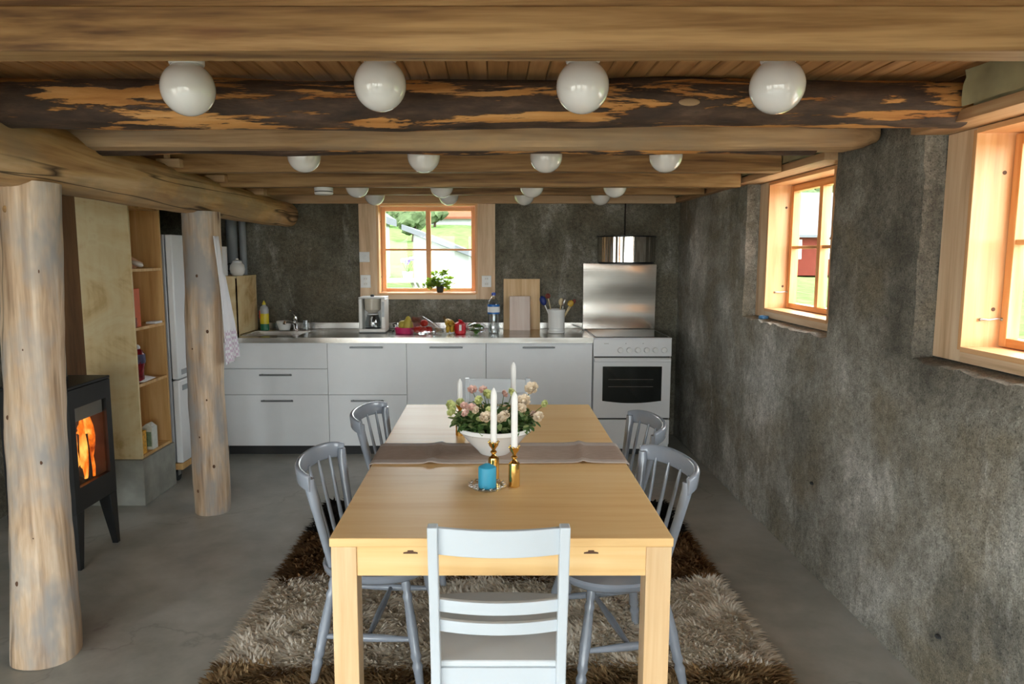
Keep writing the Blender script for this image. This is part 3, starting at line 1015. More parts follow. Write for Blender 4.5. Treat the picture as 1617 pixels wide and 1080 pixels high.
# worktop with an inset sink
WX0, WX1, WY0, WY1 = -2.40, .747, 5.335, 6.022
SX0, SX1, SY0, SY1 = -1.93, -1.50, 5.47, 5.80
wt = thing('worktop', 'brushed stainless steel worktop with raised back edge and inset sink', 'worktop', (0, 0, CZ1))
mb = MB()
for a, b, c, d in ((WX0, SX0, WY0, WY1), (SX1, WX1, WY0, WY1), (SX0, SX1, WY0, SY0), (SX0, SX1, SY1, WY1)):
    mb.box(a, b, c, d, .0005, CT - CZ1)
mb.build('steel_top', M['steel'], wt)
o = MB().box(WX0, WX1, WY1 - .014, WY1, CT + .0005, CT + .052).build('steel_upstand', M['steel'], bevel=.002)
tag(o, 'low stainless steel upstand along the back of the worktop', 'upstand')
mb = MB()
bz, e = CT - CZ1 - .15, .02
mb.add([(SX0, SY0, .039), (SX1, SY0, .039), (SX1, SY1, .039), (SX0, SY1, .039),
        (SX0 + e, SY0 + e, bz), (SX1 - e, SY0 + e, bz), (SX1 - e, SY1 - e, bz), (SX0 + e, SY1 - e, bz)],
       [(0, 1, 5, 4), (1, 2, 6, 5), (2, 3, 7, 6), (3, 0, 4, 7), (4, 5, 6, 7)])
sk = mb.build('sink_basin', M['steel'], wt)
mb = MB()
for a, b, c, d in ((SX0 - .012, SX1 + .012, SY0 - .012, SY0), (SX0 - .012, SX1 + .012, SY1, SY1 + .012), (SX0 - .012, SX0, SY0, SY1), (SX1, SX1 + .012, SY0, SY1)):
    mb.box(a, b, c, d, CT - CZ1 + .0005, CT - CZ1 + .004)
mb.build('sink_rim', M['chrome'], wt, .0015)
MB().lathe([(.028, 0), (.024, .003), (.01, .004)], 16, ((SX0 + SX1) / 2, (SY0 + SY1) / 2, bz + .001)).build('drain', M['chrome'], sk)

# ------------------------------------------------------------------ cooker
ck = thing('cooker', 'white freestanding cooker with dark oven window in the corner', 'cooker', (1.0475, 5.36, 0))
h = .296
MB().box(-h, h, .03, .6, .05, .905).build('body', M['white_enamel'], ck, .003)
MB().box(-h + .01, h - .01, .06, .58, .0, .05).build('plinth', M['gap_dark'], ck)
# tilted control panel
pn = MB().hexa([(-h, 0, .775), (h, 0, .775), (h, .03, .775), (-h, .03, .775)], [(-h, .008, .905), (h, .008, .905), (h, .03, .905), (-h, .03, .905)]).build('control_panel', M['white_enamel'], ck, .002)
for k in range(6):
    x = -.092 + k * .066
    mb = MB().lathe([(.0215, 0), (.0205, .012), (.018, .018), (.006, .0185)], 20)
    mb.box(-.004, .004, -.018, .018, .018, .024)
    kb = mb.build('knob', M['white_plastic'], pn, loc=(x, .002, .823), rot=(R(86), R(random.uniform(-30, 30)), 0))
for x in (-.05, .08):
    MB().lathe([(.003, 0), (.003, .002)], 8).build('indicator_lamp', M['black_plastic'], pn, loc=(x, .006, .873), rot=(R(86), 0, 0))
MB().box(-.215, -.18, .0055, .008, .869, .875).build('badge', M['iron'], pn)
# oven door with curved window
dr = MB().box(-h + .003, h - .003, -.006, .03, .30, .765).build('oven_door', M['white_enamel'], ck, .004)
MB().box(-h + .006, h - .006, -.02, -.006, .735, .760).build('door_handle', M['white_enamel'], dr, .004)
pts = [(-.224, .435)] + [(-.224 + .448 * k / 12, .435 - .018 * math.sin(math.pi * k / 12)) for k in range(1, 12)] + [(.224, .435), (.224, .70), (-.224, .70)]
MB().prism(pts, -.0095, -.006, 'y').build('oven_window', M['black_glass'], dr)
for zz in (.60, .545):
    MB().tube([(-.18, -.0098, zz), (.16, -.0098, zz)], .0011, 6).build('rack_line', M['iron'], dr)
MB().box(-h + .003, h - .003, -.004, .03, .095, .288).build('bottom_drawer', M['white_enamel'], ck, .004)
MB().box(-h + .01, h - .01, .01, .03, .288, .30).build('shadow_gap', M['gap_dark'], ck)
MB().box(-h + .01, h - .01, .01, .03, .765, .775).build('shadow_gap', M['gap_dark'], ck)
MB().box(-h, h, .0, .6, .905, .917).build('hob_frame', M['white_enamel'], ck, .003)
MB().box(-h + .02, h - .02, .04, .58, .917, .921).build('ceramic_hob', M['black_glass'], ck, .001)

# steel splash panel and hood
o = MB().hexa([(.746, 5.975, .905 + .018), (1.346, 5.975, .923), (1.346, 5.979, .923), (.746, 5.979, .923)],
              [(.742, 5.965, 1.468), (1.348, 5.962, 1.458), (1.348, 5.967, 1.458), (.742, 5.970, 1.468)]).build('splash_panel', M['steel_sheet'])
tag(o, 'tall stainless steel splash panel standing behind the cooker', 'splash panel')
# rounded hood: rolled steel front
pts = []
for k in range(15):
    a = k / 14
    pts.append((.858 + .475 * a, 5.955 - .17 * (1 - abs(2 * a - 1) ** 2.6)))
pts += [(1.333, 6.005), (.858, 6.005)]
hd = thing('cooker_hood', 'rounded shiny steel cooker hood on the wall above the splash panel', 'hood', (1.0955, 6.02, 1.42))
q = [(x - 1.0955, y - 6.02) for x, y in pts]
MB().prism(q, .06, .262, 'z').build('hood_shell', M['mirror_steel'], hd, smooth=50)
MB().prism([(x * .96, y * .93 - .004) for x, y in q], .045, .06, 'z').build('filter_grille', M['black_metal'], hd)
MB().prism([(x * 1.02, min(y * 1.03, -.002)) for x, y in q], .262, .272, 'z').build('top_rim', M['black_metal'], hd)
o = MB().tube([(1.085, 6.0, 1.69), (1.085, 6.0, 1.958)], .006, 8).build('conduit_pipe', M['ember'])
tag(o, 'thin conduit running up the wall above the cooker hood', 'conduit')

# ------------------------------------------------------------------ sockets and thermostat on the window casing


def wall_plate_item(name, label, x, z, w, hgt, kind):
    t = thing(name, label, 'switch' if kind == 't' else 'socket', (x, YB - .0225, z))
    MB().box(-w / 2, w / 2, -.012, 0, -hgt / 2, hgt / 2).build('plate', M['white_plastic'], t, .003)
    if kind == 't':
        MB().lathe([(.018, 0), (.016, .012), (.005, .013)], 18).build('dial', M['white_plastic'], t, loc=(0, -.012, 0), rot=(R(90), 0, 0))
    else:
        for zz in ((-.022, .022) if hgt > .09 else (0,)):
            MB().lathe([(.019, 0), (.019, .001), (.016, .0012)], 18).build('outlet', M['off_white'], t, loc=(0, -.0122, zz), rot=(R(90), 0, 0))
            for sx in (-.007, .007):
                MB().lathe([(.0028, 0), (.0028, .0006)], 8).build('pin_hole', M['black_plastic'], t, loc=(sx, -.0134, zz), rot=(R(90), 0, 0))
    return t


wall_plate_item('thermostat', 'white square thermostat on the left casing of the counter window', -1.078, 1.520, .085, .085, 't')
wall_plate_item('wall_socket', 'white double socket on the left casing of the counter window', -1.073, 1.318, .085, .107, 's')
wall_plate_item('wall_socket', 'white socket on the right casing of the counter window', -.062, 1.318, .08, .095, 's')

# ------------------------------------------------------------------ things on the worktop
# drawer-front board box at the left end
bx = thing('plywood_box', 'upright plywood cupboard box at the left end of the worktop', 'box', (-2.18, 5.72, CT))
mb = MB().box(-.21, .21, -.22, -.205, 0, .44).box(-.21, .21, .205, .22, 0, .44).box(-.21, -.195, -.205, .205, 0, .44)
mb.build('carcass', M['ply'], bx, .001)
MB().box(.195, .212, -.22, .22, 0, .44).build('side_panel', M['ply'], bx, .001)
MB().box(-.21, .213, -.223, .223, .44, .455).build('top_panel', M['ply'], bx, .001)
MB().box(-.205, .212, -.218, .218, .001, .006).build('foot', M['gap_dark'], bx)

kr = thing('paper_roll', 'white kitchen paper roll standing on the plywood box', 'paper roll', (-2.128, 5.60, CT + .456))
MB().lathe([(.018, 0), (.052, 0), (.053, .003), (.053, .222), (.052, .225), (.018, .225)], 26, cap0=False, cap1=False).build('roll', M['paper'], kr)
MB().lathe([(.019, .001), (.017, .001), (.017, .224), (.019, .224)], 16, cap0=False, cap1=False).build('core', M['board'], kr)
kt = thing('kettle', 'small round glass kettle with pale lid on the plywood box', 'kettle', (-2.012, 5.64, CT + .456))
MB().lathe([(.036, 0), (.052, .02), (.058, .05), (.052, .082), (.036, .1)], 22).build('body', M['off_white'], kt)
MB().lathe([(.038, .1), (.034, .116), (.012, .124), (.010, .134), (.003, .136)], 18).build('lid', M['white_plastic'], kt)
MB().tube([(-.05, -.02, .03), (-.075, -.03, .05), (-.075, -.03, .085), (-.045, -.02, .095)], .006, 8).build('handle', M['black_plastic'], kt)
for x, nm in ((-2.165, 'broad grey duct pipe rising behind the paper roll'), (-2.075, 'slim grey pipe beside the duct behind the paper roll')):
    r = .045 if x < -2.1 else .028
    o = MB().tube([(x, 5.97, CT + .05), (x, 5.97, 1.95)], r, 16).build('wall_pipe', M['conduit'])
    tag(o, nm, 'pipe')

sb = thing('soap_bottle', 'washing-up liquid bottle with yellow label and green base', 'bottle', (-1.885, 5.86, CT))
MB().lathe([(.03, 0), (.036, .004), (.036, .055)], 18, sy=.7, cap1=False).build('base_band', M['soap_green'], sb)
MB().lathe([(.036, .055), (.0365, .14)], 18, sy=.7, cap0=False, cap1=False).build('label_band', M['soap_yellow'], sb)
MB().lathe([(.036, .14), (.037, .17), (.030, .195), (.016, .205), (.014, .212)], 18, sy=.7, cap0=False).build('shoulder', M['grey_bottle'], sb)
MB().lathe([(.015, .212), (.014, .228), (.007, .234), (.006, .244), (.002, .246)], 14).build('cap', M['soap_yellow'], sb)
MB().box(-.0365, -.030, -.018, .012, .10, .165).build('side_label', M['soap_label'], sb)
o = tag(MB().lathe([(.035, 0), (.045, .004), (.062, .06), (.064, .075), (.060, .075), (.056, .06), (.04, .01), (.002, .008)], 24, (-1.735, 5.895, CT), cap1=False).build('white_bowl', M['ceramic']),
        'small white bowl behind the sink beside the tap', 'bowl')
fc = thing('kitchen_tap', 'chrome single-lever mixer tap at the back of the sink', 'tap', (-1.632, 5.87, CT))
MB().lathe([(.026, 0), (.026, .008), (.019, .012), (.018, .085), (.02, .09), (.018, .112), (.006, .118)], 18).build('tap_body', M['chrome'], fc)
MB().tube([(0, 0, .05), (-.03, -.06, .075), (-.055, -.125, .08), (-.057, -.135, .065)], [.013, .012, .011, .011], 12).build('spout', M['chrome'], fc)
MB().tube([(0, 0, .112), (-.012, -.03, .158), (-.03, -.05, .168)], [.009, .007, .006], 10).build('lever', M['chrome'], fc)
o = tag(MB().lathe([(.018, 0), (.022, .002), (.024, .08), (.022, .08), (.019, .006), (.002, .005)], 18, (-1.555, 5.89, CT), cap1=False).build('drinking_glass', M['clear']),
        'small clear glass right of the tap', 'glass')

# filter coffee machine
cm = thing('coffee_machine', 'white filter coffee machine with glass jug on the worktop', 'coffee machine', (-.965, 5.74, CT))
MB().box(-.105, .105, -.10, .10, .008, .035).build('base', M['off_white'], cm, .006)
MB().box(-.105, .105, -.095, .1, 0, .008).build('foot', M['black_plastic'], cm)
MB().box(-.105, -.078, -.10, .10, .035, .275).build('side_column', M['off_white'], cm, .006)
MB().box(.072, .105, -.10, .10, .035, .275).build('water_tank', M['off_white'], cm, .006)
MB().box(.078, .098, -.102, -.1, .13, .25).build('level_window', M['grey_bottle'], cm)
MB().box(-.078, .072, .03, .10, .035, .275).build('back_panel', M['off_white'], cm)
MB().box(-.105, .105, -.10, .10, .2755, .287).build('top_lid', M['white_plastic'], cm, .005)
MB().lathe([(.034, .16), (.062, .185), (.066, .265), (.066, .2755)], 22, (-.003, -.035, 0)).build('filter_basket', M['coffee_clear'], cm)
jg = MB().lathe([(.045, .037), (.060, .045), (.064, .08), (.052, .125), (.045, .145), (.043, .145), (.05, .12), (.061, .08), (.057, .048), (.002, .042)], 22, (-.003, -.035, 0), cap1=False).build('glass_jug', M['clear'], cm)
MB().tube([(.0, -.095, .128), (.0, -.125, .12), (.0, -.122, .07), (.0, -.1, .062)], .007, 8).build('jug_handle', M['white_plastic'], jg)
MB().lathe([(.046, .145), (.044, .153), (.01, .157)], 20, (-.003, -.035, 0)).build('jug_lid', M['white_plastic'], jg)
MB().lathe([(.062, .035), (.062, .038)], 22, (-.003, -.035, 0)).build('hot_plate', M['black_metal'], cm)
MB().lathe([(.013, 0), (.016, .006), (.016, .014), (.006, .018)], 14, (-.005, -.03, .287)).build('lid_knob', M['black_plastic'], cm)
o = tag(MB().tube([(-.855, 5.80, CT + .01), (-.82, 5.77, CT + .005), (-.79, 5.80, CT + .03), (-.80, 5.86, CT + .06), (-.835, 5.9, CT + .05), (-.84, 5.98, CT + .02)], .005, 8).build('power_cord', M['black_plastic']),
        'black power cord looped beside the coffee machine', 'cord')

# fruit and packets
FY = 5.62


def pear(label, loc, rot, s=1.0):
    t = thing('pear', label, 'fruit', loc, 0, 'pears on the worktop')
    MB().lathe([(.002, 0), (.02, .003), (.034, .02), (.037, .037), (.03, .058), (.018, .078), (.012, .092), (.003, .098)], 16).xform(Matrix.Scale(s, 4)).build('flesh', M['pear'], t, rot=rot)
    MB().tube([(0, 0, .096 * s), (.004, 0, .118 * s)], .0022, 6).build('stalk', M['banana_tip'], t, rot=rot)
    return t


tray = MB().lathe([(.055, 0), (.068, .004), (.076, .05), (.079, .05), (.071, .002)], 20, (-.705, FY, CT), sx=1.0, sy=.75, cap1=False).build('fruit_tray', M['pink_tray'])
tag(tray, 'pink plastic punnet of fruit right of the coffee machine', 'punnet')
pear('yellow pear leaning upright in the pink punnet, right one', (-.685, FY, CT + .02), (R(8), R(6), 0), 1.25)
pear('yellow pear lying on its side in the pink punnet', (-.748, FY + .01, CT + .055), (R(20), R(64), 0), 1.0)
# plastic bag of tomatoes
for k, (x, y, z, lab) in enumerate(((-.60, FY - .02, .034, 'leftmost'), (-.555, FY - .03, .033, 'second'), (-.515, FY - .01, .034, 'third'), (-.575, FY + .04, .034, 'rear'), (-.55, FY - .005, .085, 'topmost'))):
    t = thing('tomato', lab + ' red tomato inside the clear plastic bag' if lab != 'second' else 'front red tomato in the middle of the clear plastic bag', 'tomato', (x, y, CT + z - .032), 0, 'tomatoes in the bag')
    MB().sphere((0, 0, .031), .031, 16, 10, sz=.88).build('flesh', M['tomato'], t)
    MB().lathe([(.008, .058), (.012, .0595), (.003, .061)], 5).build('calyx', M['stem'], t)
mb = MB(); P, F = [], []
nn, mm = 26, 9
for j in range(mm):
    a = j / (mm - 1)
    for i in range(nn):
        g = 2 * math.pi * i / nn
        rr = (.115 * math.cos(a * 1.25) + .02) * (1 + .16 * mnoise.noise(Vector((math.cos(g) * 2.2, math.sin(g) * 2.2, a * 3))))
        P.append((-.55 + rr * math.cos(g) * 1.05 - .05 * a * a, FY + .005 + rr * .66 * math.sin(g), CT + .002 + .128 * a + .02 * mnoise.noise(Vector((g, a * 4, 3)))))
for j in range(mm - 1):
    for i in range(nn):
        F.append((j * nn + i, j * nn + (i + 1) % nn, (j + 1) * nn + (i + 1) % nn, (j + 1) * nn + i))
mb.add(P, F)
tag(mb.build('plastic_bag', M['film'], smooth=60), 'crumpled clear plastic bag holding tomatoes on the worktop', 'bag')
# bananas: one bunch, each finger a part
bn = thing('banana_bunch', 'bunch of ripe bananas behind the red packet', 'bananas', (-.385, FY + .02, CT))
for k in range(5):
    a0 = R(-70 + k * 34)
    pts = []
    for i in range(8):
        s = i / 7
        ang = R(86 - 128 * s)
        rr = .075
        pts.append(Vector((math.cos(a0) * rr * math.cos(ang) * .9, math.sin(a0) * rr * math.cos(ang) * .9, .045 + rr * math.sin(ang) * .86)))
    pts = [Vector((p.x, p.y, max(p.z, .018))) for p in pts]
    b = MB().tube(pts, [.006, .012, .017, .0185, .018, .016, .011, .005], 7).build('banana', M['banana'], bn)
MB().tube([(0, 0, .108), (-.008, 0, .125), (-.012, 0, .14)], [.014, .011, .009], 8).build('stem', M['banana_tip'], bn)
# red packet, salad bag
rp = thing('red_packet', 'shiny red packet standing on the worktop right of the bananas', 'packet', (-.265, FY - .03, CT))
MB().lathe([(.036, 0), (.044, .006), (.046, .05), (.040, .085), (.024, .097), (.004, .1)], 10, sy=.72).build('pack', M['red_pack'], rp)
MB().box(-.006, .012, -.0345, -.031, .03, .075).build('print_patch', M['paper'], rp, .001)
MB().tube([(0, 0, .098), (.004, .0, .112)], [.012, .018], 8).build('twisted_top', M['red_pack'], rp)
sl = thing('salad_bag', 'clear bag of green salad leaves beside the water bottle', 'salad', (-.135, FY - .02, CT))
for k in range(26):
    a, r_, z = random.uniform(0, 6.28), random.uniform(0, .062), random.uniform(.012, .07)
    mb = MB().sphere((0, 0, 0), .02, 8, 5, sz=.12)
    mb.build('salad_leaf', M['salad'] if k % 3 else M['leaf'], sl, loc=(r_ * math.cos(a) * 1.1, r_ * math.sin(a) * .7, z), rot=(random.uniform(-1.2, 1.2), random.uniform(-1.2, 1.2), a))
mb = MB().sphere((0, 0, .048), .08, 18, 9, sy=.72, sz=.56)
mb.v = [(x * (1 + .1 * mnoise.noise(Vector((x * 40, y * 40, z * 40)))), y, max(z, .003)) for x, y, z in mb.v]
mb.build('film', M['film'], sl)

wbt = thing('water_bottle', 'clear plastic water bottle with blue label and blue cap', 'bottle', (-.002, 5.66, CT))
MB().lathe([(.036, 0), (.046, .006), (.047, .05), (.043, .08), (.047, .11), (.048, .16), (.048, .225), (.042, .255), (.022, .282), (.014, .292), (.014, .302)], 22).build('bottle_body', M['clear'], wbt)
MB().lathe([(.0487, .155), (.0487, .228)], 22, cap0=False, cap1=False).build('label', M['label_blue'], wbt)
mb = MB()
for k in range(9):
    g = R(-118 + k * 7)
    mb.box(-.003, .003, -.001, .001, -.022, .022)
MB().lathe([(.0491, .168), (.0491, .212)], 22, cap0=False, cap1=False).build('label_print', M['paper'], wbt).scale = (1, 1, 1)
MB().lathe([(.0165, .300), (.0165, .320), (.012, .323)], 18).build('cap', M['cap_blue'], wbt)
MB().lathe([(.041, .004), (.044, .05), (.0405, .08), (.0445, .11), (.0445, .15)], 18).build('water', M['clear'], wbt)

# boards leaning on the wall
o = MB().box(-.152, .152, 0, .022, 0, .425).build('chopping_board', M['board'], bevel=.003, loc=(.232, 5.93, CT), rot=(R(-9), 0, 0))
tag(o, 'large pine chopping board leaning on the wall', 'board')
o = MB().box(-.085, .085, 0, .016, 0, .285).build('chopping_board', M['board_pale'], bevel=.003, loc=(.213, 5.855, CT), rot=(R(-11), 0, 0))
tag(o, 'small bleached chopping board leaning on the larger pine board', 'board')

cr = thing('utensil_crock', 'white ceramic crock on the worktop left of the cooker', 'crock', (.497, 5.68, CT))
MB().lathe([(.058, 0), (.068, .003), (.068, .018), (.062, .024), (.061, .035), (.066, .04), (.067, .165), (.070, .17), (.070, .188), (.062, .19), (.060, .17), (.058, .05), (.004, .045)], 28, cap1=False).build('pot', M['ceramic'], cr)


def utensil(name, label, a, lean, L, head, hmat, smat, cat):
    t = thing(name, label, cat, (.497 + .02 * math.cos(a), 5.68 + .02 * math.sin(a), CT + .05))
    d = Vector((math.cos(a) * lean, math.sin(a) * lean * .4, 1)).normalized()
    MB().tube([(0, 0, 0), d * L], .0045, 8).build('handle', smat, t)
    head_mb = MB().sphere((0, 0, 0), 1, 12, 8)
    ob = head_mb.build('head', hmat, t, loc=d * (L + head[2] * .6))
    ob.scale = head
    ob.rotation_euler = (0, math.atan2(d.x, d.z), 0)
    return t


utensil('dish_brush', 'dark blue dish brush leaning left out of the crock', R(180), .42, .20, (.026, .02, .04), M['brush_blue'], M['white_plastic'], 'brush')
utensil('dish_brush', 'small brown-red brush at the back left of the crock', R(140), .28, .235, (.022, .018, .022), M['brush_red'], M['spoon_wood'], 'brush')
utensil('wooden_spoon', 'pale wooden spoon upright in the middle of the crock', R(30), .12, .18, (.02, .008, .03), M['spoon_wood'], M['spoon_wood'], 'spoon')
utensil('whisk', 'thin steel whisk in the crock beside the wooden spoon', R(-20), .22, .18, (.014, .014, .035), M['iron'], M['iron'], 'whisk')
utensil('wooden_spoon', 'yellowish wooden spatula leaning right out of the crock', R(0), .5, .19, (.026, .008, .026), M['banana'], M['spoon_wood'], 'spatula')
utensil('wooden_spoon', 'dark wooden spoon leaning furthest right out of the crock', R(15), .62, .215, (.016, .007, .024), M['brush_red'], M['spoon_wood'], 'spoon')
o = tag(MB().tube([(.66, 5.93, CT + .035), (.70, 5.88, CT + .03), (.735, 5.83, CT + .012), (.725, 5.75, CT + .006), (.70, 5.70, CT + .006)], .005, 8).build('power_cord', M['white_plastic']),
        'short white cord on the worktop at the cooker corner', 'cord')

# herb on the window sill
hb = thing('potted_herb', 'bright green herb in a dark pot on the window sill', 'plant', (-.455, 6.058, OPZ0))
MB().lathe([(.022, 0), (.027, .004), (.034, .052), (.036, .056), (.033, .056), (.03, .05)], 20, cap1=False).build('pot', M['pot_dark'], hb)
MB().lathe([(.03, .048), (.015, .051), (.002, .051)], 14, cap0=False).build('soil', M['soil'], hb)
leafm = MB()
leafm.add([(0, 0, 0), (.011, .012, .003), (.012, .024, .002), (0, .038, -.004), (-.012, .024, .002), (-.011, .012, .003), (0, .02, -.003)],
          [(0, 1, 6), (1, 2, 6), (2, 3, 6), (3, 4, 6), (4, 5, 6), (5, 0, 6)])
herb_leaf = leafm.mesh('herb_leaf'); herb_leaf.materials.append(M['leaf_herb'])
stems = MB()
for k in range(46):
    a, sp = random.uniform(0, 6.28), random.uniform(.2, 1.0)
    tip = Vector((math.cos(a) * .135 * sp, min(math.sin(a) * .06 * sp, .03), random.uniform(.06, .205) - .05 * sp))
    if k % 6 == 0:
        tip = Vector((-.10 - .02 * (k % 4), -.02, .04 + .01 * (k % 5)))
    stems.tube([(0, 0, .048), (tip.x * .4, tip.y * .4, tip.z * .7 + .03), tip], .0013, 5)
    for q in range(6):
        o = bpy.data.objects.new('leaf', herb_leaf); COL.objects.link(o); o.parent = hb
        s = random.uniform(.8, 1.25)
        p = Vector((tip.x * .4, tip.y * .4, tip.z * .7 + .03)).lerp(tip, random.uniform(.2, 1.05))
        o.location = p; o.scale = (s, s, s)
        o.rotation_euler = (random.uniform(-.3, 1.1), random.uniform(-.5, .5), random.uniform(0, 6.28))
stems.build('stems', M['stem'], hb)

# blue tin on the concrete ledge under the farther right window
o = MB().lathe([(.024, 0), (.028, .003), (.029, .012), (.027, .018), (.012, .021), (.002, .021)], 20, (XR + .05, 4.22, 1.163)).build('small_tin', M['blue_tin'])
tag(o, 'small round blue tin on the concrete ledge under the window', 'tin')


# ------------------------------------------------------------------ stove, shelf unit and fridge on the left
st = thing('wood_stove', 'black steel wood stove on four tapered legs with a burning fire', 'stove', (-2.195, 3.533, 0))
hx, hy, z0, z1 = .165, .187, .285, .895
mb = MB()
mb.box(-hx, hx - .02, -hy, -hy + .02, z0, z1).box(-hx, hx - .02, hy - .02, hy, z0, z1)
mb.box(-hx, -hx + .02, -hy + .02, hy - .02, z0, z1).box(-hx + .02, hx - .02, -hy + .02, hy - .02, z0, z0 + .05)
mb.build('firebox', M['black_metal'], st, .002)
MB().box(-hx - .004, hx + .004, -hy - .004, hy + .004, z1, z1 + .016).build('top_plate', M['black_metal'], st, .004)
dr = thing_parent = MB()
gy0, gy1, gz0, gz1 = -.142, .138, .405, .800
mb = MB()
mb.box(hx - .02, hx + .004, -hy + .001, gy0, z0 + .002, z1 - .002).box(hx - .02, hx + .004, gy1, hy - .001, z0 + .002, z1 - .002)
mb.box(hx - .02, hx + .004, gy0, gy1, z0 + .002, gz0).box(hx - .02, hx + .004, gy0, gy1, gz1, z1 - .002)
sd = mb.build('stove_door', M['black_metal'], st)
MB().box(hx - .012, hx - .007, gy0, gy1, gz0, gz1).build('door_glass', M['stove_glass'], sd)
MB().box(hx - .024, hx - .019, gy0 - .005, gy1 + .005, gz1 - .075, gz1 + .01).build('air_baffle', M['conduit'], st)
MB().box(-hx + .021, -hx + .03, -hy + .021, hy - .021, z0 + .05, z1 - .02).build('fire_back', M['firebrick'], st)
for sy in (-1, 1):
    MB().box(-hx + .03, hx - .03, sy * (hy - .026) - .004, sy * (hy - .026) + .004, z0 + .05, z1 - .02).build('fire_side', M['firebrick'], st)
mb = MB()
for i, (y, z, rz) in enumerate(((-.05, z0 + .09, .2), (.06, z0 + .09, -.25), (.02, z0 + .15, .5))):
    lg = log_mesh([(-.11 + .2 * k / 5, y + rz * .05 * k / 5, z) for k in range(6)], [.036] * 6, 12, .004, i)
    lg.build('burning_log', M['ember'], st)
lg = log_mesh([(.075, .075, z0 + .10 + .24 * k / 5) for k in range(6)], [.036, .038, .036, .034, .033, .032], 12, .006, 4)
lg.build('burning_log', M['ember'], st)
for k in range(15):
    y = -.12 + .24 * random.random() if k > 4 else -.11 + k * .05
    x = random.uniform(.015, .105)
    hgt = random.uniform(.20, .42)
    w = random.uniform(.014, .034)
    zb = z0 + .1 + random.uniform(0, .05)
    pts, rr = [], []
    for i in range(9):
        s = i / 8
        pts.append((x + .012 * math.sin(5 * s + k), y + .022 * math.sin(4 * s + k * 1.7), min(zb + hgt * s, z1 - .03)))
        rr.append(w * math.sin(math.pi * min(1, .18 + .82 * s) ** .9) + .0015)
    MB().tube(pts, rr, 9).build('flame', M['fire'], st)
for sy in (-1, 1):
    for sx in (-1, 1):
        cx, cy = sx * (hx - .03), sy * (hy - .035)
        bx_, by_ = sx * (hx - .008), sy * (hy - .015)
        a, b = .034, .014
        MB().hexa([(bx_ - b, by_ - b, 0), (bx_ + b, by_ - b, 0), (bx_ + b, by_ + b, 0), (bx_ - b, by_ + b, 0)],
                  [(cx - a, cy - a, z0), (cx + a, cy - a, z0), (cx + a, cy + a, z0), (cx - a, cy + a, z0)]).build('leg', M['black_metal'], st, .002)
o = MB().lathe([(.062, 0), (.062, .02), (.058, .022), (.058, ZC - z1 - .018)], 24, (-2.2, 3.53, z1 + .0165)).build('flue_pipe', M['black_metal'])
tag(o, 'black round flue pipe rising from the stove', 'pipe')

# plywood shelf unit on a cast plinth
o = MB().box(-2.50, -2.150, 4.262, 4.70, 0, .288).build('concrete_plinth', M['plinth'], bevel=.004)
tag(o, 'low grey cast concrete block under the plywood shelf unit', 'plinth')
su = thing('shelf_unit', 'tall birch plywood shelf unit open towards the kitchen', 'shelf', (-2.315, 4.49, .289))
H_ = 1.82
MB().box(-.155, .152, -.207, -.189, 0, H_).build('side_panel', M['ply'], su, .001)
MB().box(-.155, .152, .185, .203, 0, H_).build('side_panel', M['ply_in'], su, .001)
MB().box(-.155, -.143, -.189, .185, 0, H_).build('back_panel', M['ply_in'], su)
for z in (0, .444, .792, 1.148, 1.53):
    MB().box(-.143, .150, -.189, .185, z, z + .018).build('shelf_board', M['ply_in'], su, .001)
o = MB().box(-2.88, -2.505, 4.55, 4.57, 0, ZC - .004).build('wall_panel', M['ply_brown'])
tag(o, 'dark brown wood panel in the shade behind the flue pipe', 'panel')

# things on the shelves
sh = thing('sea_shell', 'large pinkish conch shell on the upper shelf', 'shell', (-2.235, 4.44, 1.456))
MB().lathe([(.004, 0), (.022, .02), (.036, .045), (.040, .06), (.028, .085), (.016, .1), (.012, .115), (.003, .13)], 16, sy=.8).build('spire', M['shell_pink'], sh, loc=(-.06, 0, .031), rot=(0, R(90), 0))
mb = MB().sphere((0, 0, 0), .03, 14, 8, sx=1.3, sy=.6, sz=.55)
mb.build('lip', M['shell_white'], sh, loc=(.045, -.02, .028), rot=(0, R(20), 0))
o = MB().box(-.02, .02, -.06, .06, 0, .235).build('orange_book', M['orange_book'], bevel=.003, loc=(-2.2, 4.345, 1.0995))
tag(o, 'upright orange book on the second shelf', 'book')
o = tag(MB().lathe([(.016, 0), (.019, .002), (.021, .06), (.019, .06), (.017, .004), (.002, .003)], 16, (-2.183, 4.316, 1.0995 - .0), cap1=False).build('shot_glass', M['clear']), 'tiny clear glass in front of the orange book', 'glass')
o = tag(MB().box(-.03, .03, -.05, .05, 0, .013).build('notepad', M['paper'], bevel=.001, loc=(-2.2, 4.615, 1.0995)), 'flat white notepad at the far end of the second shelf', 'notepad')
vb = thing('wrapped_bottle', 'dark red foil-wrapped bottle on the third shelf', 'bottle', (-2.215, 4.40, .7555))
MB().lathe([(.030, 0), (.036, .006), (.034, .07), (.046, .12), (.044, .17), (.030, .195), (.016, .205), (.016, .21)], 16).build('foil', M['dark_red'], vb)
MB().lathe([(.0465, .115), (.048, .14), (.0455, .172)], 12, cap0=False, cap1=False).build('print_band', M['violet_wrap'], vb)
MB().sphere((0, 0, .212), .02, 10, 6).build('ruffle', M['paper'], vb)
mb = MB().add([(-.05, -.06, .002), (.06, -.05, .002), (.075, .07, .012), (-.02, .06, .03), (.02, 0, .028)], [(0, 1, 4), (1, 2, 4), (2, 3, 4), (3, 0, 4)])
o = mb.build('crumpled_paper', M['paper'], loc=(-2.225, 4.42, .755))
so = o.modifiers.new('solid', 'SOLIDIFY'); so.thickness = .002
tag(o, 'crumpled white paper under the dark red bottle', 'paper')
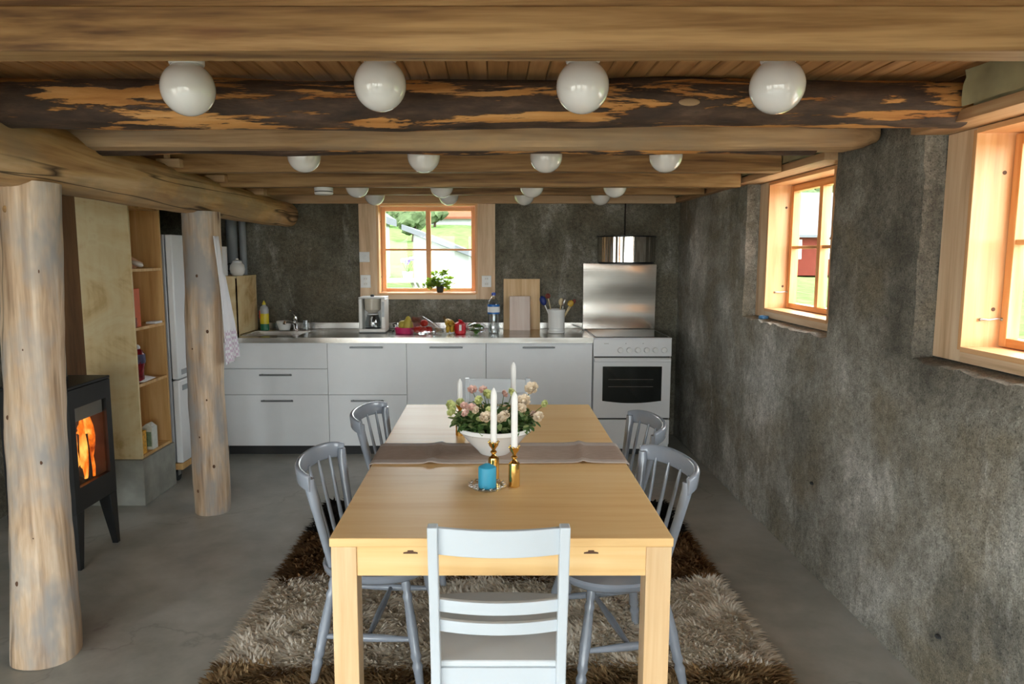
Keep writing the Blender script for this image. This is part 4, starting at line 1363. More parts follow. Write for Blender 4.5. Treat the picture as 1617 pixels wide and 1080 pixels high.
yp = thing('juice_carton', 'small yellow and orange patterned carton on the bottom shelf', 'carton', (-2.205, 4.345, .3075))
MB().box(-.03, .03, -.03, .03, 0, .145).build('pack', M['yellow_pack'], yp, .002)
MB().box(-.012, .022, -.0315, -.03, .05, .11).build('print_patch', M['orange_book'], yp)
mc = thing('milk_carton', 'white and green gable-top carton on the bottom shelf', 'carton', (-2.205, 4.475, .3075))
MB().box(-.035, .035, -.035, .035, 0, .14).build('pack', M['carton_white'], mc, .002)
MB().prism([(-.035, .14), (.035, .14), (.004, .165), (-.004, .165)], -.035, .035, 'y').build('gable', M['carton_white'], mc)
MB().box(-.03, .028, -.0365, -.035, .02, .115).build('print_patch', M['carton_green'], mc)
MB().lathe([(.010, 0), (.010, .012)], 12).build('screw_cap', M['white_plastic'], mc, loc=(.024, -.01, .152), rot=(0, R(38), 0))

# fridge on a wheeled base
fr = thing('fridge', 'tall white fridge-freezer behind the log post', 'fridge', (-2.42, 5.02, .135))
MB().box(-.31, .262, -.30, .30, 0, 1.535).build('cabinet', M['fridge_side'], fr, .006)
for za, zb in ((.0, .566), (.574, 1.535)):
    d = MB().box(.268, .312, -.30, .30, za, zb).build('door', M['white_enamel'], fr, .008)
    zc = zb - .055 if za < .1 else za + .045
    MB().box(.3125, .316, -.255, -.02, zc - .018, zc + .018).build('handle_recess', M['conduit'], d, .001)
MB().box(.20, .268, -.295, .295, .56, .58).build('gasket', M['gap_dark'], fr)
rb = thing('wheeled_base', 'plywood platform on casters under the fridge', 'platform', (-2.42, 5.02, 0))
MB().box(-.31, .31, -.305, .305, .09, .132).build('platform_board', M['ply_in'], rb, .002)
for sx in (-.25, .25):
    for sy in (-.25, .25):
        wv_ = MB().lathe([(.036, -.011), (.04, -.007), (.04, .007), (.036, .011)], 18).build('wheel', M['rubber'], rb, loc=(sx, sy, .04), rot=(0, R(90), R(0)))
        MB().box(sx - .014, sx - .0115, sy - .02, sy + .02, .04, .09).box(sx + .0115, sx + .014, sy - .02, sy + .02, .04, .09).build('caster_fork', M['iron'], rb)

# tea towel on the post
mb = MB(); P, F = [], []
nz_, nw = 26, 9
for j in range(nz_):
    s = j / (nz_ - 1)
    z = .74 * (1 - s)
    wd = .03 + .11 * s ** .8
    if s < .3:
        wd = .045 - .05 * abs(s - .15) + .02 * s
    for i in range(nw):
        a = i / (nw - 1)
        P.append((.012 + .052 * s * (1 - .1 * a) + .010 * math.sin(a * 11 + s * 4) * (.3 + s) , -.08 + a * (wd + .05), z + (.03 * a if j == nz_ - 1 else 0)))
for j in range(nz_ - 1):
    for i in range(nw - 1):
        F.append((j * nw + i, j * nw + i + 1, (j + 1) * nw + i + 1, (j + 1) * nw + i))
mb.add(P, F)
tw = mb.build('tea_towel', M['towel'], loc=(-1.602, 4.18, .905), smooth=80)
so = tw.modifiers.new('solid', 'SOLIDIFY'); so.thickness = .004
tag(tw, 'white tea towel with pink-violet checks hanging on the slimmer post', 'towel')

# ------------------------------------------------------------------ lamps
LX = [-.863, -.327, .247, .787]
LYZ = [(2.10, 2.012), (3.33, 1.985), (4.62, 1.972), (5.45, 1.980)]
globe = MB().lathe([(.040, .066)] + [(.075 * math.sin(R(a)), .075 * math.cos(R(a))) for a in range(32, 180, 8)] + [(.002, -.075)], 32).mesh('globe', 60)
globe.materials.append(M['opal'])
rown = ['front row', 'second row', 'third row', 'rear row']
coln = ['leftmost', 'second from left', 'third from left', 'rightmost']
for r_, (y, z) in enumerate(LYZ):
    for c_, x in enumerate(LX):
        dx = [[-.004, .0, .004, .0], [0, .008, -.006, -.006], [-.004, -.004, -.006, -.02], [-.03, -.012, -.02, .012]][r_][c_]
        dz = [[-.006, .012, 0, -.008], [0, 0, .004, 0], [0, 0, 0, 0], [0, 0, 0, 0]][r_][c_]
        dy = [[0, .03, 0, -.04], [0, 0, .05, 0], [0, 0, 0, 0], [0, 0, 0, 0]][r_][c_]
        t = thing('globe_lamp', 'white glass globe ceiling lamp, %s in the %s of lamps' % (coln[c_], rown[r_]), 'lamp', (x + dx, y + dy, z + dz), 0, 'white globe ceiling lamps')
        o = bpy.data.objects.new('globe', globe); COL.objects.link(o); o.parent = t
        MB().lathe([(.046, .064), (.048, .068), (.048, ZC - z - dz - .003), (.05, ZC - z - dz - .002)], 24).build('lamp_base', M['white_plastic'], t)
sm = thing('smoke_detector', 'flat round white smoke detector under a ceiling joist', 'smoke detector', (-1.028, 4.40, 1.897))
MB().lathe([(.03, 0), (.052, .003), (.056, .01), (.056, .016)], 26, cap1=False).build('cover', M['white_plastic'], sm)
MB().lathe([(.052, .016), (.052, .022)], 26).build('vent_gap', M['gap_dark'], sm)
MB().lathe([(.056, .022), (.056, .043), (.054, .044)], 26).build('housing', M['white_plastic'], sm)

# ------------------------------------------------------------------ rug
TX0, TX1, TY0, TY1 = -1.0, 1.03, 1.75, 4.22
rug = thing('shag_rug', 'long-haired rug in brown, beige and black bands under the table', 'rug', (0, 0, 0))
n = 40
poly = [(TX0, TY0)] + [(TX1, TY0)] + [(TX1 + .0, TY1)] + [(TX0, TY1)]
MB().box(TX0 + .01, TX1 - .01, TY0 + .01, TY1 - .01, .001, .016).build('backing', M['rug_back'], rug)


def pile(name, y0, y1, mat, count):
    N = count
    x = rng.uniform(TX0, TX1, N)
    y = rng.uniform(y0, y1, N)
    # clumped lie of the pile
    ang = np.zeros(N)
    for kx, ky, ph, am in ((5.1, 3.7, .3, 1.1), (11.3, -7.1, 1.9, .9), (-19., 23., .7, .8), (37., 29., 2.2, .6)):
        ang += am * np.sin(kx * x + ky * y + ph)
    ang += rng.normal(0, .55, N) + 3.9
    lean = np.clip(.62 + .16 * np.sin(13 * x + 5 * y) + rng.normal(0, .25, N), .12, 1.15)
    L = rng.uniform(.045, .075, N)
    w = rng.uniform(.0035, .0068, N)
    d = np.stack([np.cos(ang), np.sin(ang)], 1)
    # pile at the very edge falls outwards
    ex = np.minimum(x - TX0, TX1 - x)
    out = np.sign(x - (TX0 + TX1) / 2)
    m_ = np.clip(1 - ex / .05, 0, 1)[:, None]
    d = d * (1 - m_) + np.stack([out, np.zeros(N)], 1) * m_
    d /= np.linalg.norm(d, axis=1, keepdims=True) + 1e-6
    nrm = np.stack([-d[:, 1], d[:, 0]], 1)
    V = np.zeros((N, 5, 3))
    b = np.stack([x, y, np.full(N, .012)], 1)
    mid = b.copy()
    mid[:, :2] += d * (L * np.sin(lean) * .38)[:, None]
    mid[:, 2] += L * np.cos(lean * .6) * .62
    tip = b.copy()
    tip[:, :2] += d * (L * np.sin(lean) * 1.0 + L * .1)[:, None]
    tip[:, 2] += L * np.cos(lean) * .95 * .9
    off = np.zeros((N, 3)); off[:, :2] = nrm * w[:, None]
    V[:, 0] = b - off; V[:, 1] = b + off
    V[:, 2] = mid + off; V[:, 3] = mid - off
    V[:, 4] = tip
    me = bpy.data.meshes.new(name)
    me.vertices.add(N * 5)
    me.vertices.foreach_set('co', V.reshape(-1))
    base = (np.arange(N) * 5)[:, None]
    quads = base + np.array([[0, 1, 2, 3]])
    tris = base + np.array([[3, 2, 4]])
    loops = np.concatenate([np.concatenate([quads, tris], 1).reshape(-1)])
    me.loops.add(N * 7)
    me.loops.foreach_set('vertex_index', loops.astype(np.int32))
    me.polygons.add(N * 2)
    starts = np.stack([np.arange(N) * 7, np.arange(N) * 7 + 4], 1).reshape(-1)
    me.polygons.foreach_set('loop_start', starts.astype(np.int32))
    at = me.attributes.new('tuft', 'FLOAT', 'POINT')
    clump = .5 + .22 * np.sin(31 * x + 17 * y) + .2 * np.sin(-23 * x + 41 * y + 1)
    tv = np.clip(clump * .5 + rng.uniform(0, .75, N) - .1, 0, 1)
    at.data.foreach_set('value', np.repeat(tv, 5))
    me.update(calc_edges=True)
    me.validate()
    me.polygons.foreach_set('use_smooth', [True] * len(me.polygons))
    me.materials.append(M[mat])
    o = bpy.data.objects.new(name, me)
    COL.objects.link(o)
    o.parent = rug
    o['kind'] = 'stuff'
    return o


D = 33000
for nm, a, b, mat in (('brown_pile', TY0, 2.46, 'pile_tan'), ('beige_pile', 2.44, 3.17, 'pile_beige'), ('dark_brown_pile', 3.14, 3.72, 'pile_brown'), ('black_pile', 3.69, TY1, 'pile_black')):
    pile(nm, a, b, mat, int(D * (b - a) * (TX1 - TX0) * (1.0 if a < 3.5 else .55)))

# ------------------------------------------------------------------ dining table
TZ = .745
tb = thing('dining_table', 'long beech dining table with square legs', 'table', (.021, 2.847, 0))
hx, hy = .487, .910
MB().box(-hx, hx, -hy, hy, TZ - .026, TZ).build('tabletop', M['table'], tb, .003)
ap = MB().box(-hx + .076, hx - .076, -hy + .008, -hy + .03, TZ - .114, TZ - .0265).build('end_apron', M['table'], tb, .001)
MB().box(-hx + .076, hx - .076, hy - .03, hy - .008, TZ - .114, TZ - .0265).build('end_apron', M['table'], tb, .001)
for sx in (-1, 1):
    MB().box(sx * hx - sx * .008 - .011, sx * hx - sx * .008 + .011 if sx < 0 else hx - .008, -hy + .076, hy - .076, TZ - .114, TZ - .0265).build('side_apron', M['table'], tb, .001)
for sx in (-1, 1):
    for sy in (-1, 1):
        x0 = sx * (hx - .004) - (0.072 if sx > 0 else 0)
        y0 = sy * (hy - .003) - (0.072 if sy > 0 else 0)
        MB().box(x0, x0 + .072, y0, y0 + .072, .017, TZ - .0265).build('leg', M['table_leg'], tb, .002)
for x in (-.258, .255):
    pts = [(-.021, .012), (-.02, .016), (-.009, .018), (-.008, .022), (.008, .022), (.009, .018), (.02, .016), (.021, .012)]
    MB().prism([(x + a, TZ - .06 + b) for a, b in pts], -hy + .0065, -hy + .010, 'y').build('pull_notch', M['screw'], tb)

# runner draped over the table, with two crossing folds
mb = MB(); P, F = [], []
nx, ny = 70, 14
for i in range(nx + 1):
    u = -1 + 2 * i / nx
    X = u * .56
    for k in range(ny + 1):
        v = -1 + 2 * k / ny
        z = .004
        for f in (-.255, .33):
            z += .007 * math.exp(-((X - f - .01 * v) / .012) ** 2) + .003 * math.exp(-((X - f) / .04) ** 2)
        xx = X
        if abs(X) > hx + .004:
            e = abs(X) - hx - .004
            z = .004 - e
            xx = math.copysign(hx + .004 + min(e, .004), X)
        P.append((xx, v * .148 + .006 * math.sin(X * 5), z))
for i in range(nx):
    for k in range(ny):
        F.append((i * (ny + 1) + k, (i + 1) * (ny + 1) + k, (i + 1) * (ny + 1) + k + 1, i * (ny + 1) + k + 1))
mb.add(P, F)
rn = mb.build('table_runner', M['linen'], loc=(.021, 2.80, TZ), smooth=80)
so = rn.modifiers.new('solid', 'SOLIDIFY'); so.thickness = .002; so.offset = 1
tag(rn, 'grey-brown linen runner across the middle of the table', 'runner')


# ------------------------------------------------------------------ chairs
def spindle_chair(label, x, y, rz):
    t = thing('spindle_chair', label, 'chair', (x, y, .0), rz, 'grey spindle-back chairs along the table')
    m = M['grey_paint']
    Z = .445
    # saddle seat
    prof = []
    n = 32
    P, F = [], []
    rings = [(.0, .0, -.012), (.5, .5, -.010), (.82, .82, -.004), (.97, .97, .0), (1.0, 1.0, -.008), (.985, .985, -.022), (.93, .93, -.034), (.0, .0, -.036)]
    for sx, sy, dz in rings:
        for i in range(n):
            a = 2 * math.pi * i / n
            ca, sa = math.cos(a), math.sin(a)
            rx = .228 * abs(ca) ** .8 * (1 if ca > 0 else -1)
            ry = (.225 if sa > 0 else .195) * abs(sa) ** .85 * (1 if sa > 0 else -1)
            P.append((max(sx, .002) * rx, max(sy, .002) * ry, Z + dz))
    for j in range(len(rings) - 1):
        for i in range(n):
            F.append((j * n + i, j * n + (i + 1) % n, (j + 1) * n + (i + 1) % n, (j + 1) * n + i))
    MB().add(P, F).build('seat', m, t, smooth=50)
    tp = [(0, .014), (.08, .0175), (.12, .0125), (.16, .0185), (.20, .015), (.45, .0195), (.62, .0165), (.66, .0195), (.70, .0135), (.74, .0195), (.78, .0165), (1, .0115)]
    legs = {}
    for sx in (-1, 1):
        for sy in (-1, 1):
            p0, p1 = Vector((sx * .150, sy * .125, Z - .03)), Vector((sx * .232, sy * .195, 0.017))
            legs[sx, sy] = (p0, p1)
            MB().turned(p0, p1, tp, 12).build('leg', m, t, smooth=60)
    mids = []
    for sx in (-1, 1):
        a = legs[sx, -1][0].lerp(legs[sx, -1][1], .52)
        b = legs[sx, 1][0].lerp(legs[sx, 1][1], .52)
        MB().turned(a, b, [(0, .008), (.3, .0125), (.5, .0145), (.7, .0125), (1, .008)], 10).build('side_stretcher', m, t, smooth=60)
        mids.append((a + b) / 2)
    MB().turned(mids[0], mids[1], [(0, .008), (.3, .012), (.5, .014), (.7, .012), (1, .008)], 10).build('cross_stretcher', m, t, smooth=60)

    # bent top rail; chair faces +y, its back is towards -y
    def rail(a):
        g = R(a)
        return Vector((.199 * math.sin(g), -.172 - .086 * math.cos(g), 0))
    P, F = [], []
    K = 25
    ztop, hgt = .808, .060
    for k in range(K):
        a = -84 + 168 * k / (K - 1)
        c = rail(a)
        out = Vector((math.sin(R(a)) * .6, -math.cos(R(a)), 0)).normalized()
        e = abs(a) / 84
        drop = .018 * e ** 3
        th = .013
        hh = hgt * (1 - .10 * e)
        for du, dz in ((-th * .5, 0), (-th * .2, .006), (th * .6, .006), (th * 1.1, 0), (th * .75, -hh * .85), (th * .4, -hh), (-th * .7, -hh), (-th * .95, -hh * .8)):
            P.append(c + out * (du + .012) + Vector((0, 0, ztop - drop + dz)))
    for k in range(K - 1):
        for i in range(8):
            F.append((k * 8 + i, k * 8 + (i + 1) % 8, (k + 1) * 8 + (i + 1) % 8, (k + 1) * 8 + i))
    F += [tuple(range(7, -1, -1)), tuple((K - 1) * 8 + i for i in range(8))]
    MB().add(P, F).build('top_rail', m, t, .004, smooth=60)
    for s in (-1, 1):
        p1 = rail(s * 78) + Vector((0, 0, ztop - .058))
        p0 = Vector((s * .138, -.135, Z - .012))
        p1b = p1 + Vector((0, .002, .03))
        MB().tube([p0, p0.lerp(p1, .5), p1, p1b], [.016, .018, .021, .016], 10, sx=1.0, sy=.85).build('back_post', m, t, smooth=60)
    for k in range(5):
        a = -50 + 25 * k
        p1 = rail(a) + Vector((0, 0, ztop - .045))
        b = R(a * .95)
        p0 = Vector((.140 * math.sin(b), -.105 - .070 * math.cos(b), Z - .012))
        MB().turned(p0, p1, [(0, .006), (.3, .0085), (.7, .0075), (1, .0055)], 8).build('spindle', m, t, smooth=60)
    return t


spindle_chair('grey spindle-back chair left of the table, nearer the camera', -.428, 2.555, R(-93.9))
spindle_chair('grey spindle-back chair left of the table, nearer the kitchen', -.386, 3.325, R(-97.5))
spindle_chair('grey spindle-back chair right of the table, nearer the camera', .430, 2.495, R(100.4))
spindle_chair('grey spindle-back chair right of the table, nearer the cooker', .475, 3.140, R(94.4))


def ladder_chair(label, x, y, rz):
    t = thing('ladder_back_chair', label, 'chair', (x, y, 0), rz, 'pale ladder-back chairs at the table ends')
    m = M['pale_paint']
    h = .181
    tilt = .16          # rearward lean of the back per metre above the seat

    def yb(z):
        return -.0 - tilt * max(0, z - .43)
    for s in (-1, 1):
        x0, x1 = (s * h, s * (h - .026)) if s < 0 else (h - .026, h)
        P = []
        zs = [.017, .2, .43, .6, .75, .858]
        F = []
        for z in zs:
            y0 = yb(z) - (.02 * (.43 - z) if z < .43 else 0)
            P += [(x0, y0, z), (x1, y0, z), (x1, y0 + .036, z), (x0, y0 + .036, z)]
        for k in range(len(zs) - 1):
            for i in range(4):
                F.append((k * 4 + i, k * 4 + (i + 1) % 4, k * 4 + 4 + (i + 1) % 4, k * 4 + 4 + i))
        F += [(3, 2, 1, 0), tuple(len(zs) * 4 - 4 + i for i in range(4))]
        MB().add(P, F).build('back_leg', m, t, .003)
        MB().box(s * .178 - .017, s * .178 + .017, .375, .41, .017, .43).build('front_leg', m, t, .003)
        MB().box(s * .172 - .009, s * .172 + .009, .036, .375, .375, .43).build('seat_rail', m, t, .001)
        MB().box(s * .172 - .008, s * .172 + .008, .03, .38, .16, .185).build('stretcher', m, t, .001)
    MB().box(-.17, .17, .380, .398, .375, .43).build('seat_rail', m, t, .001)

    def slat(name, za, zb, bow):
        P, F = [], []
        K = 17
        for k in range(K):
            u = -1 + 2 * k / (K - 1)
            xx = u * (h - .024)
            bw = -bow * (1 - u * u) + .010
            for z, dy in ((za, 0), (zb, 0), (zb, .014), (za, .014)):
                P.append((xx, yb(z) + bw + dy + .006, z))
        for k in range(K - 1):
            for i in range(4):
                F.append((k * 4 + i, k * 4 + (i + 1) % 4, k * 4 + 4 + (i + 1) % 4, k * 4 + 4 + i))
        F += [(3, 2, 1, 0), tuple((K - 1) * 4 + i for i in range(4))]
        MB().add(P, F).build(name, m, t, .002)
    slat('top_slat', .776, .852, .024)
    slat('back_slat', .608, .645, .024)
    slat('back_slat', .548, .584, .024)
    slat('lower_rail', .365, .432, .0)
    # seat board, slightly dished at the front
    pts = [(-.182, .022), (.182, .022), (.205, .41), (.10, .422), (0, .425), (-.10, .422), (-.205, .41)]
    MB().prism(pts, .4305, .449, 'z').build('seat', M['seat_grey'], t, .005)
    return t


ladder_chair('pale grey ladder-back chair at the near end of the table', .012, 1.795, 0)
ladder_chair('pale grey chair at the far end of the table behind the flowers', .02, 3.88, R(180))

# ------------------------------------------------------------------ table setting
ZR = TZ + .0065
bw = tag(MB().lathe([(.058, 0), (.062, .003), (.068, .012), (.11, .055), (.135, .085), (.143, .092), (.150, .097), (.150, .112), (.146, .113), (.139, .106), (.129, .09), (.10, .055), (.05, .012), (.002, .011)], 40, (.002, 2.80, ZR), cap1=False).build('flower_bowl', M['ceramic']),
         'white ceramic bowl holding roses on the runner', 'bowl')
rs = thing('rose_plant', 'cream miniature roses with green leaves in the white bowl', 'plant', (.002, 2.80, ZR + .0))
MB().lathe([(.125, .088), (.08, .096), (.02, .100), (.002, .1)], 24, cap0=False).build('soil', M['soil'], rs)
# rose bloom mesh


def bloom_mesh(name, mat, seed):
    rr = random.Random(seed)
    mb = MB()
    for ring, (cnt, r0, tilt, size) in enumerate(((3, .003, 15, .013), (5, .006, 30, .015), (6, .009, 44, .016), (7, .011, 60, .016))):
        for k in range(cnt):
            a = 2 * math.pi * (k + .5 * ring) / cnt + rr.uniform(-.15, .15)
            loc_ = MB()
            s = size
            loc_.add([(-.35 * s, 0, 0), (.35 * s, 0, 0), (.62 * s, .25 * s, .62 * s), (.38 * s, .08 * s, 1.05 * s), (-.38 * s, .08 * s, 1.05 * s), (-.62 * s, .25 * s, .62 * s), (0, .30 * s * -1, .62 * s)],
                     [(0, 1, 6), (1, 2, 6), (2, 3, 6), (3, 4, 6), (4, 5, 6), (5, 0, 6)])
            loc_.xform(Matrix.Rotation(a, 4, 'Z') @ Matrix.Translation((0, -r0, 0)) @ Matrix.Rotation(R(tilt), 4, 'X'))
            mb.add(loc_.v, loc_.f)
    mb.sphere((0, 0, .004), .008, 8, 6)
    me = mb.mesh(name, 80)
    me.materials.append(mat)
    return me


blooms = [bloom_mesh('bloom', M['petal'], 1), bloom_mesh('bloom', M['petal_green'], 2), bloom_mesh('bloom', M['petal_pink'], 3)]
rleaf = MB().add([(0, 0, 0), (.0085, .007, .002), (.0105, .016, .002), (.006, .026, .0), (0, .032, -.003), (-.006, .026, .0), (-.0105, .016, .002), (-.0085, .007, .002), (0, .015, -.003)],
                 [(0, 1, 8), (1, 2, 8), (2, 3, 8), (3, 4, 8), (4, 5, 8), (5, 6, 8), (6, 7, 8), (7, 0, 8)])
lmesh = [rleaf.mesh('rose_leaf', 60), rleaf.mesh('rose_leaf_pale', 60)]
lmesh[0].materials.append(M['leaf']); lmesh[1].materials.append(M['leaf_pale'])
stems = MB()


def at_px(px, py, Y):
    """world point on the vertical plane at distance Y seen at the given image position"""
    cp, sp = math.cos(PITCH), math.sin(PITCH)
    dx, dy = (px - 780) / FPX, -(py - 540) / FPX
    d = Vector((dx, cp + dy * sp, -sp + dy * cp))
    return Vector((0, 0, CAM_H)) + d * (Y / d.y)


org = rs.location
flow = [(711, 641, 2.78, 1, 1.0), (746, 616, 2.86, 2, .9), (763, 616, 2.84, 2, .8), (770, 624, 2.79, 1, 1.05), (757, 632, 2.74, 1, .8), (768, 660, 2.68, 0, 1.15), (796, 660, 2.68, 0, 1.3),
        (808, 622, 2.80, 1, 1.0), (796, 622, 2.86, 2, .7), (840, 614, 2.82, 0, 1.25), (827, 634, 2.76, 0, 1.25), (823, 645, 2.72, 0, .9), (851, 659, 2.76, 0, 1.0), (843, 655, 2.80, 2, .7),
        (714, 651, 2.76, 1, .9), (733, 641, 2.74, 2, .7), (745, 644, 2.72, 2, .8), (736, 653, 2.70, 2, .8), (752, 648, 2.71, 0, .7), (861, 638, 2.80, 1, .7), (727, 636, 2.82, 1, .8), (773, 648, 2.70, 1, .7), (757, 663, 2.69, 1, .6)]
for px, py, Y, kind, s in flow:
    p = at_px(px, py, Y) - org
    o = bpy.data.objects.new('rose_bloom', blooms[kind]); COL.objects.link(o); o.parent = rs
    o.location = p; o.scale = (s * .92,) * 3
    o.rotation_euler = (R(random.uniform(25, 65)), R(random.uniform(-30, 30)), random.uniform(0, 6.28) if False else R(random.uniform(-40, 40)))
    stems.tube([(p.x * .35, p.y * .35, .098), (p.x * .75, p.y * .75, .098 + (p.z - .098) * .6), (p.x, p.y, p.z)], .0016, 5)
nleaf = 0
while nleaf < 290:
    a = random.uniform(0, 6.283)
    r_ = .165 * math.sqrt(random.random())
    zmax = .20 - 2.6 * max(0, r_ - .05) ** 2 * 2.0
    z = random.uniform(.100, max(.125, zmax))
    if r_ > .128 and z < .12:
        continue
    o = bpy.data.objects.new('leaf', lmesh[0 if random.random() < .55 else 1]); COL.objects.link(o); o.parent = rs
    o.location = (r_ * math.cos(a), r_ * math.sin(a) * .85, z)
    s = random.uniform(.8, 1.3)
    o.scale = (s, s, s)
    o.rotation_euler = (random.uniform(-.9, .6), random.uniform(-.6, .6), a - 1.57 + random.uniform(-.9, .9))
    nleaf += 1
fill = MB()
for k in range(420):
    a = random.uniform(0, 6.283)
    r_ = .150 * math.sqrt(random.random())
    z = random.uniform(.102, max(.12, .17 - 4.0 * max(0, r_ - .05) ** 2))
    if r_ > .125 and z < .115:
        continue
    q = MB().add(rleaf.v, rleaf.f)
    q.xform(Matrix.Translation((r_ * math.cos(a), r_ * math.sin(a) * .85, z)) @ Matrix.Rotation(a - 1.57 + random.uniform(-1, 1), 4, 'Z') @ Matrix.Rotation(random.uniform(-.9, .7), 4, 'X'))
    fill.add(q.v, q.f)
fo = fill.build('inner_foliage', M['leaf'], rs, smooth=60)
fo['kind'] = 'stuff'
for k in range(30):
    a, r_ = random.uniform(0, 6.28), random.uniform(.06, .15)
    stems.tube([(r_ * .3 * math.cos(a), r_ * .3 * math.sin(a), .098), (r_ * .8 * math.cos(a), r_ * .8 * math.sin(a), .15), (r_ * math.cos(a), r_ * math.sin(a), .17)], .0014, 5)
stems.build('stems', M['stem'], rs)


def candle_pair(lab, x, y, clen, mat_z=0.0):
    t = thing('candle_holder', 'turned brass candle holder ' + lab, 'candle holder', (x, y, TZ + mat_z), 0, 'brass candle holders on the table')
    MB().lathe([(.017, 0), (.0195, .002), (.0195, .078), (.018, .084), (.009, .09), (.006, .096), (.011, .102), (.011, .106), (.006, .111), (.008, .117), (.0165, .128), (.0185, .140), (.0165, .140), (.0125, .130)], 22, cap1=False).build('column', M['brass'], t)
    MB().lathe([(.0125, .128), (.002, .128)], 18, cap1=True).build('cup_floor', M['brass'], t)
    for k in range(6):
        a = k * math.pi / 3 + .3
        MB().sphere((.0175 * math.cos(a), .0175 * math.sin(a), .140), .0042, 8, 5).build('crown_bead', M['brass'], t)
    c = thing('taper_candle', 'white unlit taper candle ' + lab, 'candle', (x, y, TZ + mat_z + .1285), 0, 'white taper candles on the table')
    MB().lathe([(.011, 0), (.0112, .004), (.0112, clen - .026), (.0095, clen - .014), (.004, clen - .003), (.001, clen)], 18).build('wax', M['wax'], c)
    MB().tube([(0, 0, clen - .003), (.001, 0, clen + .007)], .0009, 5).build('wick', M['wick'], c)


candle_pair('standing front left, just behind the blue candle', -.001, 2.46, .205)
candle_pair('standing front right, beside the blue candle', .070, 2.395, .205)
candle_pair('standing behind the roses on the left', -.150, 3.10, .125)
candle_pair('standing behind the roses on the right', .084, 3.05, .207)

gd = thing('glass_dish', 'small pressed-glass dish under the blue candle', 'dish', (-.023, 2.375, TZ))
mb = MB(); P, F = [], []
n = 40
rings = [(.03, .001), (.05, .002), (.058, .007), (.066, .011), (.067, .014), (.058, .0105), (.05, .0055), (.03, .0045)]
for r_, z in rings:
    for i in range(n):
        a = 2 * math.pi * i / n
        w = 1 + (.03 * (-1) ** i if r_ > .055 else 0)
        P.append((r_ * w * math.cos(a), r_ * w * math.sin(a), z + (.002 * (-1) ** i if r_ > .055 else 0)))
for j in range(len(rings) - 1):
    for i in range(n):
        F.append((j * n + i, j * n + (i + 1) % n, (j + 1) * n + (i + 1) % n, (j + 1) * n + i))
F.append(tuple(range(n - 1, -1, -1))); F.append(tuple((len(rings) - 1) * n + i for i in range(n)))
MB().add(P, F).build('dish', M['cut_glass'], gd, smooth=20)
for k in range(14):
    a = 2 * math.pi * k / 14
    MB().sphere((.058 * math.cos(a), .058 * math.sin(a), .0135), .0055, 8, 6).build('rim_bead', M['cut_glass'], gd)
bc = thing('pillar_candle', 'short turquoise-blue pillar candle on the glass dish', 'candle', (-.023, 2.375, TZ + .0048))
MB().lathe([(.029, 0), (.0305, .002), (.0305, .068), (.029, .071), (.006, .083), (.002, .083)], 30).build('wax', M['wax_blue'], bc)
MB().tube([(0, 0, .082), (.0, 0, .091)], .0012, 5).build('wick', M['wick'], bc)


# ------------------------------------------------------------------ outdoors
def ground_z(x, y):
    near = 1.0 - .75 * min(1, max(0, (x + 1.5) / 4.0)) if y > 6 else .25
    if y < 6:
        near = .25 if x > 0 else -.05
    z = near
    z += .078 * max(0, y - 17) * max(0, min(1, (14 - x) / 8))
    z += .17 * max(0, y - 62)
    z += .5 * mnoise.noise(Vector((x * .07, y * .07, 0))) * min(1, max(0, (abs(y - 3) - 12) / 20))
    return z


mb = MB()
gx = [-70 + 2.5 * k for k in range(29)] + [XL - .31, -2, -1, 0, 1, XR + .245] + [3 + 2.5 * k for k in range(40)]
gx = sorted(set(round(v, 3) for v in gx if not (XL - .3 < v < XL and True)))
gy = [-30 + 3 * k for k in range(10)] + [YF - .31, 0, 3, YB + .31, 7.5, 9, 11] + [13 + 3 * k for k in range(50)]
gy = sorted(set(round(v, 3) for v in gy))
P = [(x, y, ground_z(x, y)) for x in gx for y in gy]
F = []
m = len(gy)
for i in range(len(gx) - 1):
    for k in range(m - 1):
        cx, cy = (gx[i] + gx[i + 1]) / 2, (gy[k] + gy[k + 1]) / 2
        if XL - .3 < cx < XR + .24 and YF - .3 < cy < YB + .3:
            continue
        F.append((i * m + k, (i + 1) * m + k, (i + 1) * m + k + 1, i * m + k + 1))
mb.add(P, F)
gr_ = struct(mb.build('ground', M['meadow'], smooth=80), 'green meadow and hillside outside the windows')
gr_.data.materials.append(M['bounce_gravel'])  # unseen pale ground by the doors, added to bounce neutral light indoors
for p in gr_.data.polygons:
    if p.center.y < 7.6 and (p.center.y < 5.5 and p.center.x < 6):
        p.material_index = 1


